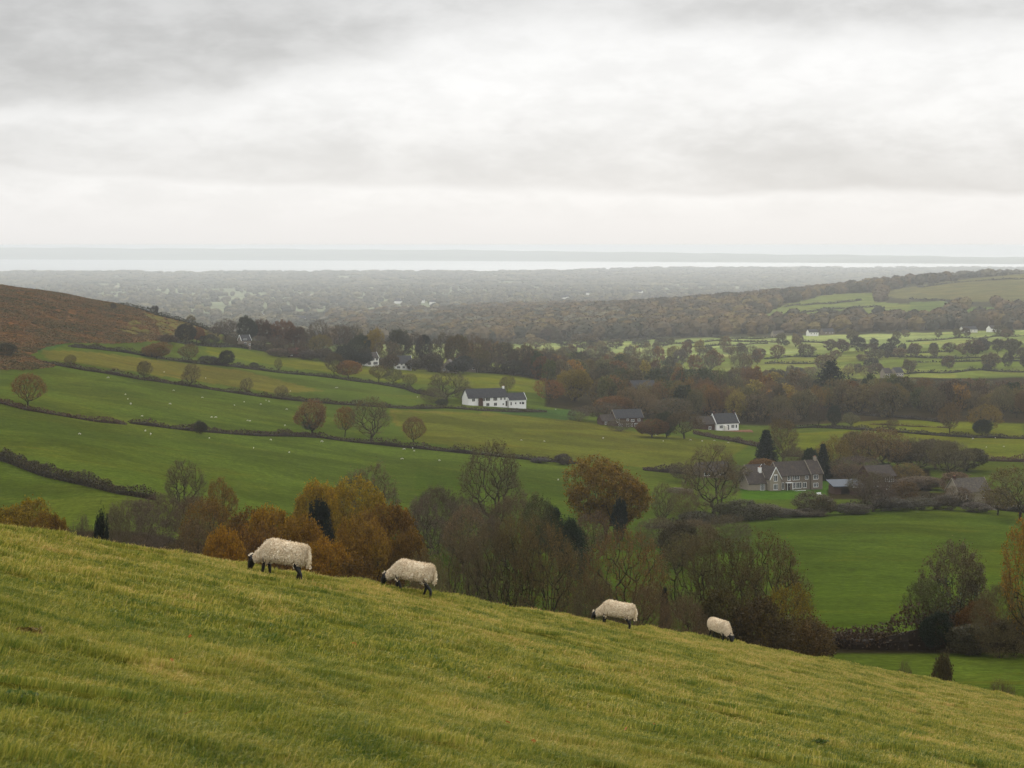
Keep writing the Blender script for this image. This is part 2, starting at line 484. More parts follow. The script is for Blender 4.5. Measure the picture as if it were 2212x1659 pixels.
# what grows where: (colour, roughness, nearest, farthest, outline in overview pixels)
COVER = [
 (MOOR, 1.0, 600, 1600, [(-900, 560), (0, 605), (120, 620), (215, 640), (300, 668), (335, 700), (350, 735), (250, 742), (150, 740), (90, 752), (60, 768), (120, 792), (60, 798), (-900, 810)]),
 (MOOR2, .55, 700, 1600, [(200, 640), (300, 655), (350, 672), (470, 700), (480, 732), (400, 736), (300, 736), (250, 715), (290, 690), (230, 665)]),
 ((.055, .062, .02), .4, 800, 1600, [(250, 655), (470, 697), (470, 706), (380, 690), (300, 672)]),
 (G_BLUE, 0, 700, 1100, [(72, 758), (110, 742), (160, 737), (130, 748), (90, 762)]),
 (G_OLIVE, .12, 500, 900, [z2(480, 1110), z2(1300, 1140), z2(1640, 1190), z2(1700, 1300), z2(1500, 1330), z2(1100, 1300), z2(700, 1290), z2(520, 1200)]),
 ((.075, .080, .010), .06, 500, 1000, [(850, 890), (1240, 905), (1350, 930), (1620, 960), (1560, 1000), (1420, 1012), (1250, 998), (1000, 968), (880, 950)]),
 (G_BLUE, .1, 700, 1000, [z2(1100, 1105), z2(1640, 1110), z2(1640, 1180), z2(1400, 1160), z2(1200, 1140)]),
 (G_OLIVE, .1, 700, 1100, [(90, 756), (200, 760), (520, 800), (700, 845), (600, 850), (350, 812), (200, 790), (100, 775)]),
 (G_PALE, 0, 900, 1400, [(440, 745), (700, 780), (1000, 805), (1180, 815), (1170, 850), (1000, 835), (850, 825), (600, 790), (450, 765)]),
 (G_PALE, 0, 700, 1100, [(1690, 935), (1950, 930), (2212, 945), (2212, 990), (1900, 985), (1690, 975)]),
 (G_PALE, 0, 800, 1100, [(1840, 885), (2212, 915), (2212, 945), (1950, 935), (1840, 925)]),
]
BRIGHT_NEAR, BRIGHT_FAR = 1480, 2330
RIDGE_FIELDS = [
 ([z3(720, 460), z3(960, 400), z3(1130, 385), z3(1310, 390), z3(1290, 440), z3(1500, 455), z3(1500, 520), z3(1200, 520), z3(950, 530), z3(760, 545), z3(540, 545), z3(650, 490)], (.115, .14, .034)),
 ([z3(1500, 440), z3(1740, 440), z3(1760, 470), z3(1640, 520), z3(1500, 520)], (.09, .12, .03)),
 ([z3(1360, 372), z3(1700, 318), z3(2212, 262), z3(2500, 240), z3(2500, 470), z3(2212, 470), z3(2080, 440), z3(1900, 440), z3(1750, 430), z3(1500, 425), z3(1330, 410)], (.105, .10, .035)),
 ([z3(1780, 500), z3(1900, 475), z3(2000, 470), z3(2085, 485), z3(2080, 505), z3(1900, 518)], (.09, .125, .03)),
]
def cell_noise(a, b, seed=0):
    h = np.sin(np.floor(a) * 127.1 + np.floor(b) * 311.7 + seed * 17.3) * 43758.5453
    return h - np.floor(h)
def far_field(X, Y):
    """patchwork of the coastal plain: woods 0, pasture >0"""
    sx = X + 180 * np.sin(Y / 610.) ; sy = Y + 150 * np.sin(X / 420.)
    c = cell_noise(sx / 240, sy / 330)
    return c

def build_ground():
    n_r, n_c = 760, 620
    s = np.linspace(0, math.log(24030 / 10.0), n_r)
    Yr = 10 * np.exp(s) - 30
    u = np.linspace(-0.46, 0.46, n_c)
    Y = np.repeat(Yr[:, None], n_c, 1); X = u[None, :] * (Y + 30)
    Z = gz(X, Y)
    V = np.stack([X, Y, Z], -1).reshape(-1, 3)
    i = np.arange(n_r - 1)[:, None] * n_c + np.arange(n_c - 1)[None, :]
    q = np.stack([i, i + 1, i + 1 + n_c, i + n_c], -1).reshape(-1)
    Yc = np.maximum(Y, 1)
    px = (512 + F * X / Yc) / K; py = (HZ - F * Z / Yc) / K
    colr = np.zeros(Y.shape + (4,)); colr[..., 3] = 1
    rough = np.zeros(Y.shape)
    def put(m, c, r=0.0):
        colr[m, 0], colr[m, 1], colr[m, 2] = c; rough[m] = r
    put(Y > -100, G_MID)  # middle fields: green kept low, with the cloud shadow in the colour
    put(Y < 120, (.10, .10, .014), .15)                      # the near pasture under its grass
    nz = wn_val(X * 1.7, Y * 1.7)
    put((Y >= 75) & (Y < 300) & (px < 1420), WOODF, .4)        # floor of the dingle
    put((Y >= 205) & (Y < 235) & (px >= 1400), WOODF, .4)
    put((Y >= 230) & (Y < 560) & (px > 900), G_DEEP)
    put((Y >= 225) & (Y < 330) & (px > 850) & (px < 1640), (.036, .055, .005), .1)
    put((Y > 560) & (Y < 690) & (px > 1780) & (px < 2010), WOODF, .3); put((Y > 560) & (Y < 600) & (px >= 2010) & (px < 2080), WOODF, .3)
    put((Y > 560) & (Y < 660) & (px > 1600) & (px < 1790), (.040, .085, .006))
    for c, r, d0, d1, poly in COVER:
        put(in_poly(px, py, poly) & (Y > d0) & (Y < d1), c, r)
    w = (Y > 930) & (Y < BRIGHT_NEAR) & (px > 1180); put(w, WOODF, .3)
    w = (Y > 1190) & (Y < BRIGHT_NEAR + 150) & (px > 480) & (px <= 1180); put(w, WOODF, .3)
    w = (Y >= BRIGHT_NEAR) & (Y < BRIGHT_FAR) & (px > 780)  # sun patch on the valley, put into the colour of these fields
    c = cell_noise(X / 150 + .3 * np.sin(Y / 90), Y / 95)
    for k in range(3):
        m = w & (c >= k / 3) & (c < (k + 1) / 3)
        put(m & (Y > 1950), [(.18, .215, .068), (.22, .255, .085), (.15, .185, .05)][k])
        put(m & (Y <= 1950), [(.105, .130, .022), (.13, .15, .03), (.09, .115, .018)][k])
    w = (Y >= BRIGHT_FAR) & (Y < 4800) & (px > 600); put(w, (.045, .042, .022), .4)
    for poly, cc in RIDGE_FIELDS: put(in_poly(px, py, poly) & (Y > 2300) & (Y < 4600), cc, .12)
    w = ((Y > 2600) & (px <= 600)) | (Y >= 4800)
    ff = far_field(X, Y)
    put(w, (.10, .105, .07), .3)  # the plain's colours are paled to carry part of its haze
    put(w & (ff > .45), (.15, .17, .10)); put(w & (ff > .70), (.19, .21, .125)); put(w & (ff > .94), (.25, .24, .17))
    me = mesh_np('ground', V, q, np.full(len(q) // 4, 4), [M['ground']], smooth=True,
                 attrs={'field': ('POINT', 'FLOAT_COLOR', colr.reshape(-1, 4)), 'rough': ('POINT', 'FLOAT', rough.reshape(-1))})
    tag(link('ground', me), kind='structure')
build_ground()

def build_sea():
    V = [(-16000, 13000, -200), (16000, 13000, -200), (30000, 42000, -200), (-30000, 42000, -200)]
    tag(link('sea', mesh_np('sea', V, [0, 1, 2, 3], [4], [M['sea']])), kind='structure')
    # the opposite shore: a long chain of low hills
    n, k = 260, 14
    u = np.linspace(-.5, .5, n)
    V = np.zeros((k, n, 3))
    shore = np.interp(u, [-.5, -.26, 0, .26, .5], [28500, 27600, 24500, 20600, 19500])
    top = np.interp(u, [-.5, -.26, -.15, 0, .13, .26, .5], [247.0, 247.5, 248.5, 250.5, 254.0, 257.3, 258])
    wob = 0.2 * np.sin(u * 61) + 0.25 * np.sin(u * 133 + 2) + .2 * np.sin(u * 290)
    for j in range(k):
        t = j / (k - 1)
        D = shore + 3800 * t
        zt = -(top + wob - HZ) / F * (shore + 3800)
        V[j, :, 0] = u * D; V[j, :, 1] = D
        V[j, :, 2] = -200.5 + (zt + 200.5) * (t ** .6)
    i = np.arange(k - 1)[:, None] * n + np.arange(n - 1)[None, :]
    q = np.stack([i, i + 1, i + 1 + n, i + n], -1).reshape(-1)
    tag(link('far_hills', mesh_np('far_hills', V.reshape(-1, 3), q, np.full(len(q) // 4, 4), [M['farhill']], smooth=True)), kind='structure')
build_sea()
# ------------------------------------------------------------------ plants: shapes
def tubes(P0, P1, R0, R1, sides=4):
    """one prism per segment"""
    P0, P1 = np.asarray(P0, float), np.asarray(P1, float); R0 = np.asarray(R0, float); R1 = np.asarray(R1, float)
    d = P1 - P0; L = np.linalg.norm(d, axis=1, keepdims=True); d = d / np.maximum(L, 1e-9)
    ref = np.where(np.abs(d[:, 2:3]) > .9, np.array([[1., 0, 0]]), np.array([[0, 0, 1.]]))
    a = np.cross(d, ref); a /= np.maximum(np.linalg.norm(a, axis=1, keepdims=True), 1e-9); b = np.cross(d, a)
    n = len(P0); V = np.zeros((n, 2 * sides, 3))
    for k in range(sides):
        w = 2 * math.pi * k / sides
        o = a * math.cos(w) + b * math.sin(w)
        V[:, k] = P0 + o * R0[:, None]; V[:, sides + k] = P1 + o * R1[:, None]
    base = np.arange(n)[:, None] * 2 * sides
    faces = []
    for k in range(sides):
        k2 = (k + 1) % sides
        faces.append(np.concatenate([base + k, base + k2, base + sides + k2, base + sides + k], 1))
    Fq = np.stack(faces, 1).reshape(-1)
    return V.reshape(-1, 3), Fq, np.full(n * sides, 4)

def cards(P, size, rng, flat=0.0, droop=None, aspect=1.6):
    """leaf-sized four-cornered faces with random attitude"""
    n = len(P); size = np.broadcast_to(size, (n,))
    a = rng.normal(size=(n, 3)); a[:, 2] *= (1 - flat); 
    if droop is not None: a = a + droop
    a /= np.linalg.norm(a, axis=1, keepdims=True)
    b = rng.normal(size=(n, 3)); b -= a * (a * b).sum(1, keepdims=True); b /= np.linalg.norm(b, axis=1, keepdims=True)
    s = (size * rng.uniform(.6, 1.35, n))[:, None]
    V = np.stack([P - a * s * aspect * .5, P + b * s * .5, P + a * s * aspect * .5, P - b * s * .5], 1)
    return V.reshape(-1, 3), np.arange(4 * n), np.full(n, 4)

def combine(parts):
    V, Fc, S, I, R = [], [], [], [], []
    off = 0
    for (v, f, s, mi, r) in parts:
        V.append(v); Fc.append(np.asarray(f) + off); S.append(s); I.append(np.full(len(s), mi)); off += len(v)
        R.append(r if r is not None else np.full(len(s), .5))
    return np.concatenate(V), np.concatenate(Fc), np.concatenate(S), np.concatenate(I), np.concatenate(R)

def tree_skeleton(seed, n=900, trunk=.22, shape='dome', bf=.35, stems=1, low=0.0):
    """nodes, parents, radii of a unit tree: height 1, crown width 1; limbs grow out to points spread through the crown"""
    r = np.random.RandomState(seed)
    pts = []
    lobes = r.normal(size=(7, 3)); lobes /= np.linalg.norm(lobes, axis=1, keepdims=True)
    la = r.uniform(-.32, .24, 7)
    while len(pts) < n:
        p = r.uniform(-1, 1, 3)
        q = np.linalg.norm(p)
        if q > 1 or q < 1e-3: continue
        if q < r.uniform(0, 1) ** .55 * .97: continue            # more of them towards the outside
        k = 1 + sum(a * max(0, (p / q) @ l) ** 4 for a, l in zip(la, lobes)) * 1.4
        x, y, z = p * k
        if shape == 'dome':
            zc = trunk + low + (1 - trunk - low) * (0.5 + 0.5 * z / 1.0)
            t = (zc - trunk) / (1 - trunk)
            w = .5 * (1.0 if t > .35 else .72 + .28 * t / .35)
            pts.append((x * w * 1.0, y * w * 1.0, zc))
        elif shape == 'vase':
            zc = trunk * .7 + (1 - trunk * .7) * (0.5 + 0.5 * z)
            w = .5 * (.45 + .55 * min(1, max(0, zc - trunk * .6) / .45))
            pts.append((x * w, y * w, zc))
        else:                                                   # shrub, mass from the ground up
            zc = .06 + .94 * (0.5 + 0.5 * z)
            pts.append((x * .5, y * .5, zc))
    pts = np.array(pts)
    pts[:, 2] = trunk * .5 + (pts[:, 2] - trunk * .5) * (.975 - trunk * .5) / (pts[:, 2].max() - trunk * .5)
    pts[:, :2] *= .47 / np.percentile(np.hypot(pts[:, 0], pts[:, 1]), 98)
    nodes = []; par = []; cost = []
    if stems == 1:
        m = 7; lean = r.uniform(-.03, .03, 2)
        for i in range(m):
            t = i / (m - 1)
            nodes.append((lean[0] * t + .008 * r.normal() * t, lean[1] * t + .008 * r.normal() * t, trunk * 1.05 * t)); par.append(i - 1); cost.append(trunk * t)
    else:
        nodes.append((0, 0, 0)); par.append(-1); cost.append(0)
        for k in range(stems):
            a = 6.28 * k / stems + r.uniform(-.5, .5); prev = 0
            for i in range(1, 6):
                t = i / 5
                rr = (.02 + .10 * t) * r.uniform(.8, 1.2)
                nodes.append((math.cos(a) * rr, math.sin(a) * rr, max(trunk, .12) * 1.2 * t)); par.append(prev); cost.append(t * trunk); prev = len(nodes) - 1
    root = np.array([0, 0, trunk])
    order = np.argsort(np.linalg.norm(pts - root, axis=1) * (1 + .15 * r.rand(n)))
    N = np.zeros((len(nodes) + 3 * n + 10, 3)); N[:len(nodes)] = nodes; cst = np.zeros(len(N)); cst[:len(cost)] = cost
    par = list(par); cnt = len(nodes); tips = []; first = 3 if stems == 1 else 1
    for k in order:
        p = pts[k]
        d = np.linalg.norm(N[first:cnt] - p, axis=1)
        # limbs rise: joining from above costs more
        up = np.maximum(0, N[first:cnt, 2] - p[2]) * .9
        j = int(np.argmin(d + bf * cst[first:cnt] + up)) + first
        L = np.linalg.norm(p - N[j]); prev = j; a = N[j].copy()
        steps = 1 if L < .05 else 2 if L < .16 else 3
        side = r.normal(size=3) * L * .03
        for s in range(1, steps + 1):
            t = s / steps
            q = a * (1 - t) + p * t + side * math.sin(math.pi * t) + np.array([0, 0, -.05 * L * math.sin(math.pi * t)]) * (1 if shape != 'vase' else -1)
            N[cnt] = q; cst[cnt] = cst[prev] + np.linalg.norm(q - N[prev]); par.append(prev); prev = cnt; cnt += 1
        tips.append(prev)
    N = N[:cnt]; par = np.array(par)
    flow = np.zeros(cnt); flow[tips] = 1
    for i in range(cnt - 1, 0, -1):
        flow[par[i]] += flow[i]
    flow = np.maximum(flow, 1)
    return N, par, flow, np.array(tips), r

def tree_mesh(name, seed, n=900, trunk=.22, shape='dome', bf=.35, stems=1, leaves=0, leaf=.016, twigs=4, twl=.06, r0=.022, ivy=0, spread=.022):
    """returns (wood mesh, crown mesh) for a tree of height 1 and width 1"""
    N, par, flow, tips, r = tree_skeleton(seed, n, trunk, shape, bf, stems)
    tot = flow.max()
    rad = r0 * (flow / tot) ** .52 + .0011
    idx = np.arange(1, len(N)); P0, P1 = N[par[idx]], N[idx]
    # a limb starts with a thickness between its own and its parent's
    ra = np.minimum(rad[par[idx]], rad[idx] * 1.35); rb = rad[idx]
    th = rad[idx] > .0032
    v1 = tubes(P0[th], P1[th], ra[th], rb[th], 6)
    flare = tubes([N[0] + (0, 0, -.03)], [N[0] + (0, 0, .05)], [rad[0] * 1.7], [rad[0] * 1.0], 8)
    Vw, Fw, Sw, Iw, Rw = combine([(v1[0], v1[1], v1[2], 0, None), (flare[0], flare[1], flare[2], 0, None)])
    wood = mesh_np(name + '_wood', Vw, Fw, Sw, [M['bark']], Iw, smooth=True)
    # fine branches and twigs
    parts = []
    f = tubes(P0[~th], P1[~th], ra[~th], rb[~th], 3); parts.append((f[0], f[1], f[2], 0, None))
    cen = np.array([0, 0, trunk + (1 - trunk) * .35])
    fine = idx[flow[idx] <= 3]
    base = np.repeat(fine, twigs); B = N[base]
    pdir = N[base] - N[par[base]]; pdir /= np.maximum(np.linalg.norm(pdir, axis=1, keepdims=True), 1e-6)
    od = B - cen; od /= np.maximum(np.linalg.norm(od, axis=1, keepdims=True), 1e-6)
    d = pdir * .7 + od * .9 + np.array([0, 0, .15]) + r.normal(size=B.shape) * .55
    d /= np.linalg.norm(d, axis=1, keepdims=True)
    L = twl * r.uniform(.35, 1.25, len(B)); E = B + d * L[:, None]
    t = tubes(B, E, np.full(len(B), .0011), np.full(len(B), .0004), 3); parts.append((t[0], t[1], t[2], 0, None))
    # second order twiglets
    k2 = np.repeat(np.arange(len(B)), 2); tt = r.uniform(.3, .9, len(k2))[:, None]
    B2 = B[k2] * (1 - tt) + E[k2] * tt; d2 = d[k2] + r.normal(size=(len(k2), 3)) * .7; d2 /= np.linalg.norm(d2, axis=1, keepdims=True)
    E2 = B2 + d2 * (L[k2] * .55)[:, None]
    t = tubes(B2, E2, np.full(len(B2), .0008), np.full(len(B2), .0003), 3); parts.append((t[0], t[1], t[2], 0, None))
    if leaves:
        src = np.concatenate([E, E2]); pick = r.randint(0, len(src), leaves)
        # leaves gather on some boughs and leave others open
        boughs = r.uniform(-.5, .5, (26, 3)) + np.array([0, 0, trunk + .5 * (1 - trunk)])
        dd = np.min(np.linalg.norm(src[pick][:, None] - boughs[None], axis=2), 1)
        keep = r.rand(leaves) < np.clip(1.6 - dd / .19, .30, 1)
        P = src[pick][keep] + r.normal(size=(keep.sum(), 3)) * spread
        c = cards(P, leaf, r, flat=.3); parts.append((c[0], c[1], c[2], 1, r.rand(len(P))))
    if ivy:
        k = r.randint(0, len(idx), ivy * 4); seg = idx[k]
        ok = (flow[seg] > tot * .03) & (N[seg, 2] < .62); seg = seg[ok][:ivy]
        P = N[seg] + r.normal(size=(len(seg), 3)) * np.array([.035, .035, .02])
        c = cards(P, leaf * 1.2, r); parts.append((c[0], c[1], c[2], 2, r.rand(len(P))))
    V, Fc, S, I, R = combine(parts)
    crown = mesh_np(name + '_crown', V, Fc, S, [M['twig'], M['leaf'], M['ivy']], I, attrs={'rnd': ('FACE', 'FLOAT', R)})
    return wood, crown

def ivy_shader(g):
    at = g.new('ShaderNodeAttribute'); at.attribute_name = 'rnd'
    return bsdf(g, g.ramp(at.outputs['Fac'], [(0, (.012, .018, .008)), (1, (.030, .045, .016))]), .5, .4)
M['ivy'] = mat('ivy_leaves', ivy_shader)

def conifer_mesh(name, seed, layers=26, per=24, width=1.0, cedar=False):
    r = np.random.RandomState(seed)
    parts = []
    t = tubes([(0, 0, -.03)], [(0, 0, .9)], [.03], [.006], 7)
    wood = mesh_np(name + '_wood', t[0], t[1], t[2], [M['bark']], smooth=True)
    P0, P1, LP = [], [], []
    for i in range(layers):
        z = .05 + .93 * i / layers
        R = (.5 * (1 - z) ** .65) if not cedar else .5 * math.sin(min(1, (1.02 - z) * 1.5) * 1.57) * r.uniform(.75, 1.05)
        R = max(R, .03) * min(1, .55 + z * 3)
        for k in range(per):
            a = r.uniform(0, 6.28); q = R * r.uniform(.75, 1.12)
            e = np.array([math.cos(a) * q, math.sin(a) * q, z + (.03 * math.sin(a * 3 + i) if cedar else -.05 * q + .03) + r.normal() * (.035 if cedar else .012)])
            b = np.array([0, 0, z + (-.03 if cedar else .02)]); P0.append(b); P1.append(e)
            for s in range(20):
                tt = r.uniform(.35, 1.05); LP.append(b * (1 - tt) + e * tt + r.normal(size=3) * np.array([.022, .022, .008 if cedar else .017]))
    f = tubes(P0, P1, np.full(len(P0), .003), np.full(len(P0), .001), 3); parts.append((f[0], f[1], f[2], 0, None))
    LP = np.array(LP); c = cards(LP, .024, r, flat=.5); parts.append((c[0], c[1], c[2], 1, r.rand(len(LP)) * .6 + .2))
    V, Fc, S, I, R = combine(parts)
    return wood, mesh_np(name + '_crown', V, Fc, S, [M['twig'], M['leaf']], I, attrs={'rnd': ('FACE', 'FLOAT', R)})

LIB = {}
def lib(kind, k):
    key = (kind, k)
    if key in LIB: return LIB[key]
    s = 100 + hash_str(kind) + k
    if kind == 'bare': r = tree_mesh(kind, s, n=600, trunk=.16, leaves=6500, leaf=.010, twigs=6, twl=.055, r0=.029, bf=.25)
    elif kind == 'barelean': r = tree_mesh(kind, s, n=650, trunk=.24, shape='vase', leaves=1200, leaf=.010, twigs=5, twl=.07, r0=.026)
    elif kind == 'multi': r = tree_mesh(kind, s, n=760, trunk=.10, shape='dome', stems=4, leaves=6500, leaf=.010, twigs=5, twl=.055, r0=.026, bf=.25)
    elif kind == 'sparse': r = tree_mesh(kind, s, n=650, trunk=.22, leaves=11000, leaf=.013, twigs=3, twl=.05)
    elif kind == 'oak': r = tree_mesh(kind, s, n=650, trunk=.12, leaves=44000, leaf=.0145, twigs=2, twl=.045, spread=.020)
    elif kind == 'ivied': r = tree_mesh(kind, s, n=750, trunk=.20, leaves=12000, leaf=.013, twigs=4, twl=.055, ivy=7000)
    elif kind == 'thicket': r = tree_mesh(kind, s, n=900, trunk=.06, shape='shrub', stems=7, leaves=5000, leaf=.011, twigs=5, twl=.085, r0=.010)
    elif kind == 'shrub': r = tree_mesh(kind, s, n=520, trunk=.06, shape='shrub', stems=6, leaves=15000, leaf=.022, twigs=2, twl=.06, r0=.012, spread=.03)
    elif kind == 'dense': r = tree_mesh(kind, s, n=420, trunk=.14, leaves=30000, leaf=.018, twigs=2, twl=.04, spread=.028)
    elif kind == 'far': r = tree_mesh(kind, s, n=190, trunk=.08, leaves=4600, leaf=.040, twigs=2, twl=.06, r0=.03, spread=.035)
    elif kind == 'farbare': r = tree_mesh(kind, s, n=260, trunk=.10, leaves=1900, leaf=.030, twigs=4, twl=.09, r0=.03)
    elif kind == 'conifer': r = conifer_mesh(kind, s)
    elif kind == 'cedar': r = conifer_mesh(kind, s, layers=17, per=22, cedar=True)
    LIB[key] = r
    return r
def hash_str(s): return sum(ord(c) * (i + 3) for i, c in enumerate(s)) % 500

NAMES = dict(bare='bare_tree', barelean='bare_tree', multi='bare_tree', sparse='autumn_tree', oak='oak_tree', ivied='ivy_clad_tree', thicket='thicket_shrub',
             shrub='shrub', dense='broadleaf_tree', far='woodland_tree', farbare='woodland_tree', conifer='conifer_tree', cedar='cedar_tree')
RT = random.Random(5)
TREE_N = [0]; TINT = .74
def plant(kind, x, y, z, h, w, color, label, group=None, depth=None, nvar=3, name=None):
    k = RT.randrange(nvar)
    wood, crown = lib(kind, k)
    nm = name or NAMES[kind]
    root = empty(nm, (x, y, z - .02 * h), RT.uniform(0, 6.28))
    root.scale = (w, (depth or w) , h)
    is_sh = kind in ('thicket', 'shrub')
    tag(root, label, 'shrub' if is_sh else 'tree', group)
    a = link('stems' if is_sh else 'trunk', wood, root); b = link('crown', crown, root)
    j = [RT.uniform(.72, 1.32) for _ in range(2)]; j[1] = .8 + .4 * (j[1] - .72)
    t = TINT * j[0]; b.color = (color[0] * t, color[1] * t * RT.uniform(.93, 1.07), color[2] * t * j[1], 1)
    a.color = b.color
    TREE_N[0] += 1
    return root
def tree(kind, ox, top, w, base=None, D=None, color=(.1, .07, .03), label='', group=None, rng=None):
    """crown centre ox, top, width w: overview pixels; the foot from the ground row 'base' or the distance D"""
    if D is None: X, D, Z = solve(ox, base, *(rng or (85, 24000)))
    else: X, D, Z = at(ox, D)
    zt = -(top * K - HZ) / F * D
    h = max(zt - Z, 1.5); wm = w * K / F * D
    return plant(kind, X, D, Z, h, wm, color, label, group)

def hedge(name, label, pts, h, w, color, cat='hedge', group=None, size=.32, dens=5.0, rng=None, bumps=.35, seed=1, gaps=0, rise=0.0):
    """a hedge along ground points given in overview pixels (x, y) or (x, None, D)"""
    W = []
    for p in pts:
        if len(p) == 3: X, Y, Z = at(p[0], p[2])
        else: X, Y, Z = solve(p[0], p[1], *(rng or (85, 24000)))
        W.append((X, Y))
    W = np.array(W); seg = np.linalg.norm(np.diff(W, axis=0), axis=1); cum = np.concatenate([[0], np.cumsum(seg)]); T = cum[-1]
    r = np.random.RandomState(seed)
    def pos(t): return np.interp(t, cum, W[:, 0]), np.interp(t, cum, W[:, 1])
    m = max(8, int(T / 2.0)); ctrl = np.linspace(0, T, m)
    hh = h * (.8 + bumps * (r.rand(m) ** 3 * 2.6 - .4) + .25 * np.sin(np.arange(m) * .7 + seed) * bumps); hh = np.maximum(hh, .35 * h); hh[:2] *= (.45, .8); hh[-2:] *= (.8, .45); hh = np.convolve(np.concatenate([hh[:1], hh, hh[-1:]]), [.25, .5, .25], 'valid')
    nc = int(min(60000, T * (w + 2 * h) * dens / (size / .32) ** 2))
    t = r.uniform(0, T, nc); x, y = pos(t); H = np.interp(t, ctrl, hh)
    x2, y2 = pos(np.minimum(t + .5, T)); x1, y1 = pos(np.maximum(t - .5, 0)); dx, dy = x2 - x1, y2 - y1; L = np.hypot(dx, dy) + 1e-9
    nx, ny = -dy / L, dx / L
    a = r.uniform(0, np.pi, nc); rr = r.uniform(.55, 1.03, nc) + .12 * np.sin(t * 1.3) * r.rand(nc)
    off = np.cos(a) * w * .5 * rr; zz = np.clip(np.sin(a) ** .55 * rr, 0.02, 1.1) * H
    X = x + nx * off; Y = y + ny * off; Z = gz(X, Y) + zz
    c = cards(np.stack([X, Y, Z], 1), size, r)
    parts = [(c[0], c[1], c[2], 1, r.rand(nc))]
    # solid heart of the hedge, a closed ridge
    s = np.linspace(0, T, m); sx, sy = pos(s); x2, y2 = pos(np.minimum(s + .5, T)); x1, y1 = pos(np.maximum(s - .5, 0)); dx, dy = x2 - x1, y2 - y1; L = np.hypot(dx, dy) + 1e-9
    nx, ny = -dy / L, dx / L; ring = []
    for (o, k) in ((-.26, -.1), (-.24, .22), (-.10, .42), (.10, .42), (.24, .22), (.26, -.1)):
        px, py = sx + nx * w * o, sy + ny * w * o
        ring.append(np.stack([px, py, gz(px, py) + hh * k * r.uniform(.85, 1.1, m)], 1))
    V = np.stack(ring, 1).reshape(-1, 3); q = []
    i = np.arange(m - 1)[:, None] * 6 + np.arange(5)[None, :]
    q = np.stack([i, i + 1, i + 7, i + 6], -1).reshape(-1)
    parts.append((V, q, np.full(len(q) // 4, 4), 1, r.rand(len(q) // 4) * .02))
    V, Fc, S, I, R = combine(parts)
    c0 = np.array([W[0][0], W[0][1], gz1(*W[0])]); V = V - c0
    me = mesh_np(name, V, Fc, S, [M['twig'], M['leaf']], I, attrs={'rnd': ('FACE', 'FLOAT', R)})
    o = link(name, me); o.location = c0; o.color = tuple(v * .8 for v in color) + (1,)
    tag(o, label, cat, group)
    return o
# ------------------------------------------------------------------ buildings
class MB:
    def __init__(s): s.V = []; s.F = []; s.M = []
    def add(s, vs, fs, mi=0):
        o = len(s.V); s.V += [tuple(v) for v in vs]; s.F += [[i + o for i in f] for f in fs]; s.M += [mi] * len(fs)
    def box(s, x0, x1, y0, y1, z0, z1, mi=0):
        v = [(x0, y0, z0), (x1, y0, z0), (x1, y1, z0), (x0, y1, z0), (x0, y0, z1), (x1, y0, z1), (x1, y1, z1), (x0, y1, z1)]
        s.add(v, [[0, 3, 2, 1], [4, 5, 6, 7], [0, 1, 5, 4], [1, 2, 6, 5], [2, 3, 7, 6], [3, 0, 4, 7]], mi)
    def prism_x(s, x0, x1, prof, mi=0):
        """outline in (y, z), pushed along x"""
        n = len(prof)
        s.add([(x0, y, z) for y, z in prof] + [(x1, y, z) for y, z in prof],
              [list(range(n))[::-1], [n + i for i in range(n)]] + [[i, (i + 1) % n, n + (i + 1) % n, n + i] for i in range(n)], mi)
    def prism_y(s, y0, y1, prof, mi=0):
        n = len(prof)
        s.add([(x, y0, z) for x, z in prof] + [(x, y1, z) for x, z in prof],
              [list(range(n)), [n + i for i in range(n)][::-1]] + [[(i + 1) % n, i, n + i, n + (i + 1) % n] for i in range(n)], mi)
    def cyl(s, x, y, z0, z1, r, n=8, mi=0):
        v = [(x + r * math.cos(6.2832 * i / n), y + r * math.sin(6.2832 * i / n), z) for z in (z0, z1) for i in range(n)]
        s.add(v, [list(range(n))[::-1], [n + i for i in range(n)]] + [[i, (i + 1) % n, n + (i + 1) % n, n + i] for i in range(n)], mi)
    def build(s, name, mats, parent=None):
        me = bpy.data.meshes.new(name); me.from_pydata(s.V, [], s.F)
        if not isinstance(mats, (list, tuple)): mats = [mats]
        for m in mats: me.materials.append(M[m])
        me.polygons.foreach_set('material_index', s.M); me.update()
        return link(name, me, parent)

def window(root, x, y, z, w, h, face='f', bars=1, frame='white_paint', arch=False):
    """frame standing proud of the wall at (x, y); glass behind it is a part of the frame"""
    b = MB(); g = MB(); t = .09; d = .07
    def bar(a0, a1, z0, z1):
        if face == 'f': b.box(x + a0, x + a1, y - d, y + .02, z + z0, z + z1)
        else: b.box(x - d if face == 'l' else x - .02, x + .02 if face == 'l' else x + d, y + a0, y + a1, z + z0, z + z1)
    bar(-w / 2, w / 2, 0, t * 1.4); bar(-w / 2, w / 2, h - t, h)
    bar(-w / 2, -w / 2 + t, t * 1.4, h - t); bar(w / 2 - t, w / 2, t * 1.4, h - t)
    for i in range(bars):
        c = -w / 2 + w * (i + 1) / (bars + 1); bar(c - t / 2, c + t / 2, t * 1.4, h - t)
    if arch: bar(-w / 2 + t, w / 2 - t, h, h + .18)
    if face == 'f': g.box(x - w / 2 + t * .9, x + w / 2 - t * .9, y - .03, y + .01, z + t, z + h - t * .9)
    else:
        s = -1 if face == 'l' else 1
        g.box(min(x + s * .03, x - s * .01), max(x + s * .03, x - s * .01), y - w / 2 + t * .9, y + w / 2 - t * .9, z + t, z + h - t * .9)
    f = b.build('window', frame, root); g.build('pane', 'glass', f)

